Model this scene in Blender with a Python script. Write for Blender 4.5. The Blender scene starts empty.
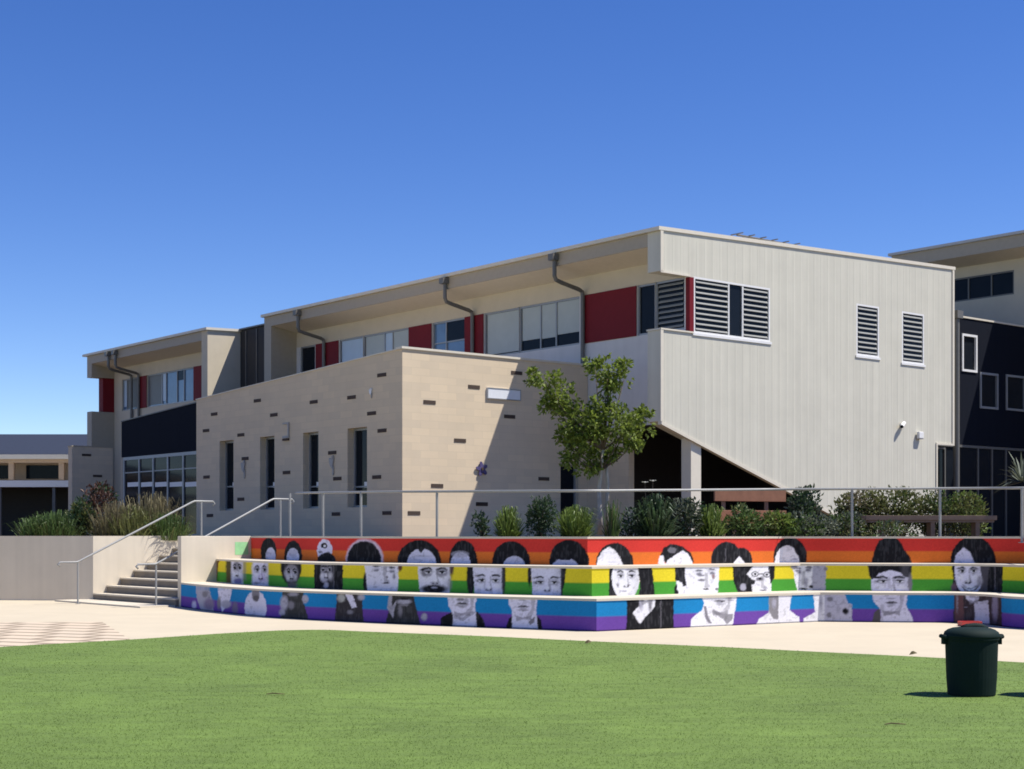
import bpy, math, random
import numpy as np
from mathutils import Vector
random.seed(7)
rng = np.random.default_rng(11)
scene = bpy.context.scene
COL = scene.collection

# ------------------------------------------------------------------ camera constants
F = 1500.0           # focal length in pixels of a 1024 wide picture
CX, HY = 512.0, 534.0  # picture column of the axis, row of the horizon
EYE = 1.67
TER = 1.5            # terrace level above the pavement

def ground(px, py, z=0.0):
    D = F * (EYE - z) / (py - HY)
    return ((px - CX) / F * D, D)
def at_depth(px, D):
    return ((px - CX) / F * D, D)
def zrow(py, D):
    return EYE + (HY - py) * D / F

# ------------------------------------------------------------------ materials
def mat(name, col, rough=0.6, var=0.12, scale=6.0, bump=0.0, bscale=60.0, metal=0.0, spec=0.4,
        streak=0.0, island=0.0, trans=0.0, coat=0.0, detail=4.0):
    m = bpy.data.materials.new(name); m.use_nodes = True
    nt = m.node_tree; N = nt.nodes; L = nt.links
    b = N['Principled BSDF']
    b.inputs['Roughness'].default_value = rough
    b.inputs['Metallic'].default_value = metal
    b.inputs['Specular IOR Level'].default_value = spec
    if coat: b.inputs['Coat Weight'].default_value = coat
    tc = N.new('ShaderNodeTexCoord')
    ns = N.new('ShaderNodeTexNoise'); ns.inputs['Scale'].default_value = scale
    ns.inputs['Detail'].default_value = detail; ns.inputs['Roughness'].default_value = 0.65
    L.new(tc.outputs['Object'], ns.inputs['Vector'])
    mr = N.new('ShaderNodeMapRange')
    mr.inputs['From Min'].default_value = 0.25; mr.inputs['From Max'].default_value = 0.75
    mr.inputs['To Min'].default_value = 1 - var; mr.inputs['To Max'].default_value = 1 + var
    L.new(ns.outputs['Fac'], mr.inputs['Value'])
    fac = mr.outputs['Result']
    if streak:
        mp = N.new('ShaderNodeMapping'); mp.inputs['Scale'].default_value = (3.5, 3.5, 0.12)
        L.new(tc.outputs['Object'], mp.inputs['Vector'])
        n2 = N.new('ShaderNodeTexNoise'); n2.inputs['Scale'].default_value = 1.4; n2.inputs['Detail'].default_value = 5
        L.new(mp.outputs['Vector'], n2.inputs['Vector'])
        m2 = N.new('ShaderNodeMapRange'); m2.inputs['From Min'].default_value = 0.3; m2.inputs['From Max'].default_value = 0.7
        m2.inputs['To Min'].default_value = 1 - streak; m2.inputs['To Max'].default_value = 1 + streak
        L.new(n2.outputs['Fac'], m2.inputs['Value'])
        mu = N.new('ShaderNodeMath'); mu.operation = 'MULTIPLY'
        L.new(fac, mu.inputs[0]); L.new(m2.outputs['Result'], mu.inputs[1]); fac = mu.outputs[0]
    if island:
        ge = N.new('ShaderNodeNewGeometry')
        m3 = N.new('ShaderNodeMapRange'); m3.inputs['To Min'].default_value = 1 - island; m3.inputs['To Max'].default_value = 1 + island
        L.new(ge.outputs['Random Per Island'], m3.inputs['Value'])
        mu = N.new('ShaderNodeMath'); mu.operation = 'MULTIPLY'
        L.new(fac, mu.inputs[0]); L.new(m3.outputs['Result'], mu.inputs[1]); fac = mu.outputs[0]
    vm = N.new('ShaderNodeVectorMath'); vm.operation = 'SCALE'
    vm.inputs[0].default_value = col[:3]
    L.new(fac, vm.inputs['Scale'])
    L.new(vm.outputs['Vector'], b.inputs['Base Color'])
    if bump:
        nb = N.new('ShaderNodeTexNoise'); nb.inputs['Scale'].default_value = bscale; nb.inputs['Detail'].default_value = 3
        L.new(tc.outputs['Object'], nb.inputs['Vector'])
        bp = N.new('ShaderNodeBump'); bp.inputs['Strength'].default_value = bump; bp.inputs['Distance'].default_value = 0.01
        L.new(nb.outputs['Fac'], bp.inputs['Height']); L.new(bp.outputs['Normal'], b.inputs['Normal'])
    if trans:
        out = N['Material Output']
        tr = N.new('ShaderNodeBsdfTranslucent'); L.new(vm.outputs['Vector'], tr.inputs['Color'])
        mx = N.new('ShaderNodeMixShader'); mx.inputs['Fac'].default_value = trans
        L.new(b.outputs['BSDF'], mx.inputs[1]); L.new(tr.outputs['BSDF'], mx.inputs[2])
        L.new(mx.outputs['Shader'], out.inputs['Surface'])
    m['_fac'] = 1
    return m

M = {}
M['cladding'] = mat('ribbed_cladding', (0.555, 0.53, 0.44), 0.55, 0.05, 1.2, streak=0.055)
M['cream'] = mat('cream_render', (0.56, 0.49, 0.37), 0.8, 0.05, 2, bump=0.2)
M['flash'] = mat('cream_flashing', (0.64, 0.585, 0.48), 0.5, 0.04)
M['fascia'] = mat('fascia_paint', (0.37, 0.32, 0.245), 0.6, 0.05)
M['soffit'] = mat('soffit_board', (0.68, 0.61, 0.50), 0.7, 0.05)
M['white'] = mat('white_render', (0.62, 0.60, 0.58), 0.8, 0.05, 1.5, streak=0.03)
M['red'] = mat('dark_red_panel', (0.16, 0.011, 0.017), 0.6, 0.08, spec=0.15)
M['pipe'] = mat('grey_downpipe', (0.13, 0.125, 0.115), 0.4, 0.08)
M['frame'] = mat('grey_aluminium_frame', (0.30, 0.31, 0.32), 0.4, 0.06, metal=0.3)
M['wframe'] = mat('white_window_frame', (0.72, 0.71, 0.69), 0.4, 0.04)
M['glass'] = mat('dark_window_glass', (0.010, 0.013, 0.018), 0.06, 0.2, 1.0, spec=0.09)
M['glassb'] = mat('blue_window_glass', (0.10, 0.17, 0.27), 0.08, 0.25, 1.0, spec=0.8)
M['blind'] = mat('pale_blind', (0.40, 0.43, 0.40), 0.35, 0.06, 2)
M['bluebl'] = mat('pale_blue_blind', (0.42, 0.52, 0.62), 0.3, 0.06, 2)
M['louvre'] = mat('louvre_blade', (0.27, 0.27, 0.25), 0.35, 0.05)
M['navy'] = mat('navy_cladding', (0.007, 0.009, 0.016), 0.75, 0.1, spec=0.08, streak=0.06)
M['char'] = mat('charcoal_wall', (0.030, 0.029, 0.030), 0.7, 0.1)
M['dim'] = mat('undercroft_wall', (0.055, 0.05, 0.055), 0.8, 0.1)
M['roofm'] = mat('roof_sheet', (0.45, 0.44, 0.42), 0.4, 0.05)
M['slate'] = mat('slate_blue_roof', (0.035, 0.042, 0.062), 0.7, 0.08, spec=0.1, streak=0.05)
M['concrete'] = mat('pale_concrete', (0.505, 0.435, 0.318), 0.85, 0.07, 0.7, bump=0.15, bscale=90, detail=8)
M['wallc'] = mat('cream_painted_concrete', (0.61, 0.54, 0.43), 0.8, 0.05, 1.3, bump=0.15, streak=0.05)
M['cope'] = mat('seat_edge_concrete', (0.56, 0.50, 0.40), 0.8, 0.06, 4, bump=0.1)
M['step'] = mat('shaded_step_concrete', (0.20, 0.172, 0.138), 0.85, 0.12, 3, bump=0.2)  # concrete darkened so the colour carries the shade on the risers
M['steel'] = mat('galvanised_rail', (0.30, 0.30, 0.29), 0.5, 0.06, metal=0.15)
M['soil'] = mat('bark_mulch', (0.10, 0.065, 0.04), 0.95, 0.35, 9, bump=0.6, bscale=30)
M['timber'] = mat('orange_timber', (0.27, 0.125, 0.07), 0.6, 0.2, 5)
M['timberg'] = mat('weathered_timber', (0.24, 0.16, 0.11), 0.7, 0.2, 5)
M['vent'] = mat('dark_brick_slot', (0.06, 0.04, 0.03), 0.8, 0.15)
M['bin'] = mat('dark_green_plastic', (0.005, 0.015, 0.013), 0.75, 0.12, 5, spec=0.18)
M['redp'] = mat('red_plastic', (0.55, 0.06, 0.05), 0.45, 0.08)
M['plate'] = mat('pale_sign_plate', (0.70, 0.72, 0.75), 0.4, 0.04)
M['orn'] = mat('pale_metal_ornament', (0.36, 0.34, 0.32), 0.5, 0.2, 20)
M['violet'] = mat('violet_enamel', (0.075, 0.06, 0.16), 0.6, 0.3, 20)
M['bark'] = mat('pale_bark', (0.42, 0.37, 0.31), 0.85, 0.25, 8, bump=0.3)
M['barkd'] = mat('dark_stem', (0.10, 0.075, 0.05), 0.85, 0.25, 8)
M['leaf'] = mat('tree_leaf', (0.165, 0.215, 0.035), 0.55, 0.25, 3, island=0.5, trans=0.42)
M['lgreen'] = mat('bright_strap_leaf', (0.125, 0.18, 0.035), 0.5, 0.2, 3, island=0.4, trans=0.3)
M['dgreen'] = mat('dark_green_leaf', (0.040, 0.072, 0.030), 0.5, 0.2, 3, island=0.4, trans=0.25)
M['mgreen'] = mat('mid_green_leaf', (0.078, 0.128, 0.034), 0.5, 0.2, 3, island=0.45, trans=0.3)
M['olive'] = mat('olive_leaf', (0.135, 0.145, 0.045), 0.55, 0.2, 3, island=0.45, trans=0.3)
M['grey'] = mat('grey_green_leaf', (0.13, 0.15, 0.105), 0.6, 0.2, 3, island=0.4, trans=0.25)
M['straw'] = mat('straw_grass', (0.17, 0.145, 0.075), 0.6, 0.2, 3, island=0.4, trans=0.3)
M['rust'] = mat('rust_leaf', (0.10, 0.05, 0.035), 0.55, 0.2, 3, island=0.4, trans=0.25)
M['petal'] = mat('white_petal', (0.75, 0.74, 0.72), 0.6, 0.05)
M['twig'] = mat('dry_leaf', (0.11, 0.085, 0.035), 0.8, 0.2)
M['greenp'] = mat('pale_green_overspray', (0.30, 0.62, 0.30), 0.8, 0.12, 6)
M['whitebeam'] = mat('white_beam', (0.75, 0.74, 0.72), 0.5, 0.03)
M['tanwall'] = mat('tan_wall', (0.46, 0.33, 0.21), 0.75, 0.08)

# stone block masonry (courses follow the wall, generated from object coordinates)
def stone_mat(name, base):
    m = mat(name, base, 0.85, 0.05, 1.0, bump=0.25, bscale=50)
    nt = m.node_tree; N = nt.nodes; L = nt.links
    b = N['Principled BSDF']
    tc = [n for n in N if n.type == 'TEX_COORD'][0]
    sx = N.new('ShaderNodeSeparateXYZ'); L.new(tc.outputs['Object'], sx.inputs[0])
    ad = N.new('ShaderNodeMath'); ad.operation = 'ADD'
    L.new(sx.outputs['X'], ad.inputs[0]); L.new(sx.outputs['Y'], ad.inputs[1])
    cb = N.new('ShaderNodeCombineXYZ'); L.new(ad.outputs[0], cb.inputs['X']); L.new(sx.outputs['Z'], cb.inputs['Y'])
    br = N.new('ShaderNodeTexBrick'); br.inputs['Scale'].default_value = 1.0
    br.inputs['Brick Width'].default_value = 0.6; br.inputs['Row Height'].default_value = 0.2
    br.inputs['Mortar Size'].default_value = 0.008; br.inputs['Mortar Smooth'].default_value = 0.4
    br.inputs['Color1'].default_value = (0.945, 0.945, 0.95, 1); br.inputs['Color2'].default_value = (1.05, 1.035, 1.01, 1)
    br.inputs['Mortar'].default_value = (0.92, 0.915, 0.90, 1)
    L.new(cb.outputs[0], br.inputs['Vector'])
    old = b.inputs['Base Color'].links[0].from_socket
    mx = N.new('ShaderNodeMix'); mx.data_type = 'RGBA'; mx.blend_type = 'MULTIPLY'
    mx.inputs['Factor'].default_value = 1
    L.new(old, mx.inputs['A']); L.new(br.outputs['Color'], mx.inputs['B'])
    L.new(mx.outputs['Result'], b.inputs['Base Color'])
    return m
M['stone'] = stone_mat('tan_blockwork', (0.63, 0.518, 0.372))

# ribs of the metal cladding: a real profile, as bump along the wall
def ribs(m, axis, pitch, strength=0.5):
    nt = m.node_tree; N = nt.nodes; L = nt.links
    b = N['Principled BSDF']
    tc = [n for n in N if n.type == 'TEX_COORD'][0]
    sx = N.new('ShaderNodeSeparateXYZ'); L.new(tc.outputs['Object'], sx.inputs[0])
    mu = N.new('ShaderNodeMath'); mu.operation = 'MULTIPLY'; mu.inputs[1].default_value = 1.0 / pitch
    L.new(sx.outputs[axis], mu.inputs[0])
    fr = N.new('ShaderNodeMath'); fr.operation = 'FRACT'; L.new(mu.outputs[0], fr.inputs[0])
    pk = N.new('ShaderNodeMath'); pk.operation = 'PINGPONG'; pk.inputs[1].default_value = 0.5; L.new(fr.outputs[0], pk.inputs[0])
    rp = N.new('ShaderNodeMapRange'); rp.inputs['From Min'].default_value = 0.36; rp.inputs['From Max'].default_value = 0.46
    L.new(pk.outputs[0], rp.inputs['Value'])
    bp = N.new('ShaderNodeBump'); bp.inputs['Strength'].default_value = strength; bp.inputs['Distance'].default_value = 0.03
    L.new(rp.outputs['Result'], bp.inputs['Height']); L.new(bp.outputs['Normal'], b.inputs['Normal'])
ribs(M['cladding'], 'X', 0.31, 0.16)

# ------------------------------------------------------------------ mesh building
class MB:
    def __init__(s, off=(0, 0, 0)): s.v = []; s.f = []; s.off = off
    def add(s, vs, fs):
        n = len(s.v); o = s.off
        s.v += [(x - o[0], y - o[1], z - o[2]) for x, y, z in vs]
        s.f += [tuple(i + n for i in f) for f in fs]
    def box(s, x0, x1, y0, y1, z0, z1):
        if x0 > x1: x0, x1 = x1, x0
        if y0 > y1: y0, y1 = y1, y0
        if z0 > z1: z0, z1 = z1, z0
        s.add([(x0,y0,z0),(x1,y0,z0),(x1,y1,z0),(x0,y1,z0),(x0,y0,z1),(x1,y0,z1),(x1,y1,z1),(x0,y1,z1)],
              [(0,3,2,1),(4,5,6,7),(0,1,5,4),(1,2,6,5),(2,3,7,6),(3,0,4,7)])
        return s
    def hexa(s, lo, hi):   # lower quad, upper quad, same winding (ccw from above)
        s.add(list(lo) + list(hi), [(0,3,2,1),(4,5,6,7),(0,1,5,4),(1,2,6,5),(2,3,7,6),(3,0,4,7)]); return s
    def prism(s, pts, fn0, fn1):   # polygon in 2-D, mapped to two parallel faces
        n = len(pts)
        s.add([fn0(p) for p in pts] + [fn1(p) for p in pts],
              [tuple(range(n)), tuple(range(2*n-1, n-1, -1))] + [(i, n+i, n+(i+1) % n, (i+1) % n) for i in range(n)])
        return s
    def quad(s, a, b, c, d): s.add([a, b, c, d], [(0,1,2,3)]); return s
    def tube(s, pts, r, n=8, cap=True):
        pts = [Vector(p) for p in pts]; rr = r if isinstance(r, (list, tuple)) else [r]*len(pts)
        vs = []; up = None
        for i, p in enumerate(pts):
            d = (pts[min(i+1, len(pts)-1)] - pts[max(i-1, 0)]).normalized()
            if up is None:
                a = Vector((0,0,1)) if abs(d.z) < 0.9 else Vector((1,0,0))
                up = d.cross(a).normalized()
            else:
                up = (up - d*up.dot(d)).normalized()
            w = d.cross(up)
            for k in range(n):
                t = 2*math.pi*k/n
                q = p + (up*math.cos(t) + w*math.sin(t))*rr[i]
                vs.append(tuple(q))
        fs = []
        for i in range(len(pts)-1):
            for k in range(n):
                fs.append((i*n+k, i*n+(k+1) % n, (i+1)*n+(k+1) % n, (i+1)*n+k))
        if cap:
            fs.append(tuple(range(n-1, -1, -1))); m = (len(pts)-1)*n
            fs.append(tuple(m+k for k in range(n)))
        s.add(vs, fs); return s
    def lathe(s, prof, c, n=28, sy=1.0):
        vs = []; fs = []
        for r, z in prof:
            for k in range(n):
                t = 2*math.pi*k/n
                vs.append((c[0]+r*math.cos(t), c[1]+r*sy*math.sin(t), c[2]+z))
        for i in range(len(prof)-1):
            for k in range(n):
                fs.append((i*n+k, i*n+(k+1) % n, (i+1)*n+(k+1) % n, (i+1)*n+k))
        fs.append(tuple(range(n-1, -1, -1))); m = (len(prof)-1)*n
        fs.append(tuple(m+k for k in range(n)))
        s.add(vs, fs); return s
    def build(s, name, m, parent=None, smooth=False, bevel=0.0):
        me = bpy.data.meshes.new(name); me.from_pydata(s.v, [], s.f); me.update()
        me.materials.append(M[m] if isinstance(m, str) else m)
        if smooth: me.polygons.foreach_set('use_smooth', [True]*len(me.polygons))
        o = bpy.data.objects.new(name, me); COL.objects.link(o)
        if parent is not None: o.parent = parent
        if bevel:
            b = o.modifiers.new('bevel', 'BEVEL'); b.width = bevel; b.segments = 2; b.limit_method = 'ANGLE'
        return o

def tag(o, label, cat, group=None):
    o['label'] = label; o['category'] = cat
    if group: o['group'] = group
    return o
def thing(name, label, cat, loc=(0,0,0), rz=0, group=None):
    o = bpy.data.objects.new(name, None); COL.objects.link(o)
    o.empty_display_size = 0.3
    o.location = loc; o.rotation_euler = (0, 0, rz)
    return tag(o, label, cat, group)
def structure(o): o['kind'] = 'structure'; return o
def copy_tree(o, parent=None):
    c = o.copy(); COL.objects.link(c)
    if parent is not None: c.parent = parent
    for ch in list(o.children): copy_tree(ch, c)
    return c
# ------------------------------------------------------------------ ground
TURF = mat('synthetic_turf', (0.110, 0.170, 0.030), 0.9, 0.2, 0.45, detail=6, bump=0.35, bscale=110)
def turf_detail(m):
    nt = m.node_tree; N = nt.nodes; L = nt.links; b = N['Principled BSDF']
    tc = [n for n in N if n.type == 'TEX_COORD'][0]
    old = b.inputs['Base Color'].links[0].from_socket
    cur = old
    for sc, stretch, lo, hi in ((40, (1, 1, 1), 0.86, 1.14), (3.2, (0.5, 1.6, 1), 0.86, 1.14), (200, (1, 1, 1), 0.93, 1.07)):
        mp = N.new('ShaderNodeMapping'); mp.inputs['Scale'].default_value = stretch
        L.new(tc.outputs['Object'], mp.inputs['Vector'])
        n = N.new('ShaderNodeTexNoise'); n.inputs['Scale'].default_value = sc; n.inputs['Detail'].default_value = 3
        L.new(mp.outputs['Vector'], n.inputs['Vector'])
        mr = N.new('ShaderNodeMapRange'); mr.inputs['From Min'].default_value = 0.3; mr.inputs['From Max'].default_value = 0.7
        mr.inputs['To Min'].default_value = lo; mr.inputs['To Max'].default_value = hi
        L.new(n.outputs['Fac'], mr.inputs['Value'])
        vm = N.new('ShaderNodeVectorMath'); vm.operation = 'SCALE'
        L.new(cur, vm.inputs[0]); L.new(mr.outputs['Result'], vm.inputs['Scale']); cur = vm.outputs['Vector']
    L.new(cur, b.inputs['Base Color'])
turf_detail(TURF)
M['dirt'] = mat('dry_earth', (0.30, 0.26, 0.18), 0.95, 0.2, 0.2)
g = MB(); g.quad((-1500,-300,-0.06),(1500,-300,-0.06),(1500,2500,-0.06),(-1500,2500,-0.06))
structure(g.build('ground', 'dirt'))
p = MB(); p.quad((-60,-20,0),(60,-20,0),(60,40.0,0),(-60,40.0,0))
structure(p.build('pavement', 'concrete'))

def smooth_line(pts, n=6):
    out = []
    P = [pts[0]] + list(pts) + [pts[-1]]
    for i in range(1, len(P)-2):
        p0, p1, p2, p3 = [np.array(q, float) for q in P[i-1:i+3]]
        for k in range(n):
            t = k/n
            out.append(tuple(0.5*((2*p1)+(-p0+p2)*t+(2*p0-5*p1+4*p2-p3)*t*t+(-p0+3*p1-3*p2+p3)*t**3)))
    out.append(tuple(pts[-1])); return out
edge = [ground(x, y, 0.02) for x, y in ((-160,656),(0,647),(70,643),(140,639),(230,633),(290,630.2),(330,630),(370,631.8),(480,636),(595,641.5),(710,646.5),(820,652),(912,656.5),(1024,662.6),(1160,671))]
edge = smooth_line(edge, 4)
poly = [(-40, edge[0][1]-4)] + edge + [(40, edge[-1][1]-6), (40,-15), (-40,-15)]
t = MB(); n = len(poly)
t.add([(x,y,0.022) for x,y in poly] + [(x,y,-0.02) for x,y in poly],
      [tuple(range(n-1,-1,-1))] + [(i,(i+1)%n,n+(i+1)%n,n+i) for i in range(n)])
structure(t.build('lawn', TURF))

def turf_fibres(n):
    u = rng.random(n); d0, d1 = 9.3, 26.0
    Dp = d0*(d1/d0)**(u**1.35)
    X = (rng.random(n)*2-1)*(Dp*0.36+0.3)
    ex = np.array([q[0] for q in edge]); ey = np.array([q[1] for q in edge]); o = np.argsort(ex)
    k = Dp < np.interp(X, ex[o], ey[o])+0.01
    X, Dp = X[k], Dp[k]; n = len(X)
    a = rng.random(n)*6.283; l = 0.005+0.010*rng.random(n); lean = rng.normal(size=(n,2))*0.011
    w = 0.0022*(Dp/10)
    V = np.zeros((n,3,3)); V[:,0,0] = X-np.cos(a)*w; V[:,0,1] = Dp-np.sin(a)*w; V[:,1,0] = X+np.cos(a)*w; V[:,1,1] = Dp+np.sin(a)*w
    V[:,2,0] = X+lean[:,0]; V[:,2,1] = Dp+lean[:,1]; V[:,:2,2] = 0.021; V[:,2,2] = 0.022+l
    me = bpy.data.meshes.new('turf_fibres'); me.vertices.add(3*n); me.vertices.foreach_set('co', V.ravel())
    me.loops.add(3*n); me.loops.foreach_set('vertex_index', np.arange(3*n)); me.polygons.add(n)
    me.polygons.foreach_set('loop_start', np.arange(n)*3); me.update(calc_edges=True)
    me.materials.append(mat('turf_fibre', (0.117,0.182,0.033), 0.75, 0.2, 0.45, island=0.12, trans=0.6))
    o = bpy.data.objects.new('turf_fibres', me); COL.objects.link(o); o['kind'] = 'stuff'
    tag(o, 'short green fibres of the synthetic lawn', 'grass')
turf_fibres(120000)
# paver band in the pavement beside the lawn
PV = mat('banded_pavers', (0.50, 0.415, 0.31), 0.85, 0.06, 2)
def paver(m):
    nt = m.node_tree; N = nt.nodes; L = nt.links; b = N['Principled BSDF']
    tc = [n for n in N if n.type == 'TEX_COORD'][0]
    wv = N.new('ShaderNodeTexBrick'); wv.inputs['Scale'].default_value = 1.0
    wv.inputs['Brick Width'].default_value = 0.95; wv.inputs['Row Height'].default_value = 0.62
    wv.inputs['Mortar Size'].default_value = 0.12; wv.inputs['Mortar Smooth'].default_value = 0.6
    wv.inputs['Color1'].default_value = (1.05,1.05,1.05,1); wv.inputs['Color2'].default_value = (1.12,1.1,1.08,1)
    wv.inputs['Mortar'].default_value = (0.52,0.49,0.46,1)
    mp = N.new('ShaderNodeMapping'); mp.inputs['Rotation'].default_value = (0,0,math.radians(24))
    L.new(tc.outputs['Object'], mp.inputs['Vector']); L.new(mp.outputs['Vector'], wv.inputs['Vector'])
    old = b.inputs['Base Color'].links[0].from_socket
    mx = N.new('ShaderNodeMix'); mx.data_type='RGBA'; mx.blend_type='MULTIPLY'; mx.inputs['Factor'].default_value = 1
    L.new(old, mx.inputs['A']); L.new(wv.outputs['Color'], mx.inputs['B']); L.new(mx.outputs['Result'], b.inputs['Base Color'])
paver(PV)
a = [ground(-60,623), ground(102,622), ground(132,641), ground(-60,655)]
pv = MB(); pv.quad(*[(x,y,0.005) for x,y in (a[3],a[2],a[1],a[0])])
structure(pv.build('paver_path', PV))

# ------------------------------------------------------------------ tiered seating wall with the mural
front = [ground(x, y) for x, y in ((181,606.8),(205,610.6),(239,614.3),(272,617.4),(332,620.8),(430,625.2),(515,628.6))]
corner = ground(596.5, 631.6)
right = [ground(x, y) for x, y in ((668,628.3),(742,624.9),(820,621.7))]
right = [(corner[0]+(right[-1][0]-corner[0])*f, corner[1]+(right[-1][1]-corner[1])*f) for f in (0.55,1.0)]
right2 = [ground(x, y) for x, y in ((873,622.2),(925,622.6),(960,622.9),(991,625.0),(1024,628.8))]
lp = [p for p in smooth_line(front + [corner], 5) if math.hypot(p[0]-corner[0], p[1]-corner[1]) > 2.2] + [corner]
rp = [corner] + right
rp2 = smooth_line([right[-1]] + right2 + [(right2[-1][0]+1.4, right2[-1][1]-1.9)], 5)
PL = lp + rp[1:] + rp2[1:]

def offset(P, d):
    out = []
    n = len(P)
    for i in range(n):
        ns = []
        for a, b in ((i-1, i), (i, i+1)):
            if a < 0 or b >= n: continue
            dx, dy = P[b][0]-P[a][0], P[b][1]-P[a][1]; l = math.hypot(dx, dy)
            ns.append((-dy/l, dx/l))      # pointing away from the viewer for a line running left to right
        if len(ns) == 1: nx, ny = ns[0]; k = 1
        else:
            nx, ny = ns[0][0]+ns[1][0], ns[0][1]+ns[1][1]; l = math.hypot(nx, ny); nx, ny = nx/l, ny/l
            k = 1/max(0.3, nx*ns[0][0]+ny*ns[0][1])
        out.append((P[i][0]+nx*d*k, P[i][1]+ny*d*k))
    return out
TREAD = 0.90
SE = (0.75, 0.66)                        # the direction the stairs climb
P0 = np.array(PL[0])
def inset(d):                            # the front line moved back by d, its left end meeting the cheek wall
    P = offset(PL, d)
    nrm = np.array((SE[1], -SE[0]))
    a, b = np.array(P[0]), np.array(P[1]); da, db = float(np.dot(a-P0, nrm)), float(np.dot(b-P0, nrm))
    P[0] = tuple(a+(b-a)*(da/(da-db))); return P
L1 = PL
L2 = inset(TREAD)
L3 = inset(2*TREAD)
TIER = [(L1, 0.0, 0.56), (L2, 0.56, 1.09), (L3, 1.09, 1.62)]

# ---- the painting: three strips drawn with plain shapes, laid on the risers as a colour attribute
S = 4
X0, X1 = 170, 1110
YR = [(590, 680), (555, 612), (528, 578)]
INK = (0.014, 0.014, 0.017); SKIN = (0.70, 0.68, 0.82); SKW = (0.80, 0.79, 0.84); GR = (0.22, 0.21, 0.24); MID = (0.40, 0.39, 0.47)
class Strip:
    def __init__(s, yr):
        s.y0, s.y1 = yr
        s.a = np.zeros(((s.y1-s.y0)*S, (X1-X0)*S, 4))
        s.yy, s.xx = np.mgrid[0:s.a.shape[0], 0:s.a.shape[1]]
        s.yy = s.yy/S + s.y0; s.xx = s.xx/S + X0
    def put(s, W, m, c, al=1.0):
        m = np.clip(m, 0, 1)[..., None]*al
        v = s.a[W]
        v[..., :3] = v[..., :3]*(1-m) + np.array(c)*m
        v[..., 3:] = v[..., 3:]*(1-m) + m
    def win(s, x0, x1, y0, y1, pad=4):
        h, w = s.xx.shape
        f = lambda q, n: min(n, max(0, int(q*S)))
        return (slice(f(y0-pad-s.y0, h), f(y1+pad-s.y0, h)+1), slice(f(x0-pad-X0, w), f(x1+pad-X0, w)+1))
    def E(s, cx, cy, rx, ry, c, soft=0.6, al=1.0, rot=0):
        r_ = max(rx, ry); W = s.win(cx-r_, cx+r_, cy-r_, cy+r_); x, y = s.xx[W]-cx, s.yy[W]-cy
        if rot:
            r = math.radians(rot); x, y = x*math.cos(r)+y*math.sin(r), -x*math.sin(r)+y*math.cos(r)
        d = np.sqrt((x/rx)**2+(y/ry)**2)
        s.put(W, (1-d)*min(rx, ry)/soft+0.5, c, al)
    def B(s, x0, x1, y0, y1, c, al=1.0, soft=0.5):
        W = s.win(x0, x1, y0, y1); xx, yy = s.xx[W], s.yy[W]
        d = np.minimum(np.minimum(xx-x0, x1-xx), np.minimum(yy-y0, y1-yy))
        s.put(W, d/soft+0.5, c, al)
    def P(s, pts, c, al=1.0):
        W = s.win(min(p[0] for p in pts), max(p[0] for p in pts), min(p[1] for p in pts), max(p[1] for p in pts)); xx, yy = s.xx[W], s.yy[W]
        ins = np.zeros(xx.shape, bool); n = len(pts)
        for i in range(n):
            (xa, ya), (xb, yb) = pts[i], pts[(i+1) % n]
            if ya == yb: continue
            k = ((ya > yy) != (yb > yy)) & (xx < (xb-xa)*(yy-ya)/(yb-ya)+xa)
            ins ^= k
        m = ins.astype(float)
        for _ in range(2):
            m = (m + np.roll(m,1,0)+np.roll(m,-1,0)+np.roll(m,1,1)+np.roll(m,-1,1))/5
        s.put(W, m, c, al)
BL, YE, RD = [Strip(y) for y in YR]
def z(o, k, pts): return [(o+x/k, 530+y/k) for x, y in pts]

# -- red strip: hair and foreheads
R = RD
R.P([(236,562),(250,540),(252,562)], (0.06,0.25,0.05))
R.E(268.5,552,8,14.5,INK); R.E(270.5,556,5,8.5,SKIN)
R.E(293,556.5,9,16,INK); R.E(292.8,557.5,6.2,9.5,SKIN); R.E(292.8,552,5,3,MID,al=.5)
R.E(324.5,550,7.6,11,SKIN); R.E(324,545.5,3.2,3,INK); R.E(324.6,546,1.2,1.2,SKW); R.E(320,552,2,1.2,GR); R.E(328,553,2,1.5,GR)
R.E(326.5,561,9.2,8.5,INK)
R.E(364.5,559,18.6,20.2,SKIN,soft=2,al=.8); R.E(364,560,17,19,INK,soft=1.2)
R.E(419,562,22,22,INK); R.E(421.5,563.5,14.6,15,SKIN); R.P([(417,548),(425,547),(421,553)], INK); R.E(423,556,9,1,MID,al=.5); R.E(414,560,6,.8,MID,al=.5)
R.E(463,562,14,22,INK); R.E(469,564,8.5,18,INK); R.E(460.5,563,10,11,SKIN); R.E(460,554,9,3.5,MID,al=.6)
R.E(511,562.5,19,21.5,INK); R.E(504,556,10,12,INK); R.E(514,566,11,10,SKIN,al=.85)
R.E(569,564,20,24.5,INK); R.E(563,556,12,14,INK); R.E(565,569,14,11,SKIN,al=.9); R.P([(552,560),(562,556),(575,557),(570,560)], INK)
R.E(614.5,564,18.6,21.2,INK); R.P(z(590,7.39,[(48,260),(60,205),(95,150),(140,122),(185,150),(215,195),(245,260)]), SKW); R.E(612,562,4,.6,MID,al=.6)
R.P(z(590,7.39,[(520,180),(545,130),(600,100),(680,118),(745,170),(772,240),(745,240),(600,240),(560,250)]), INK)
R.P(z(590,7.39,[(555,262),(570,225),(640,175),(685,150),(720,170),(752,225),(760,262)]), SKW); R.P(z(590,7.39,[(500,250),(515,190),(540,185),(555,260)]), SKW)
R.E(672,550,4,3,GR,al=.7)
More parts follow.
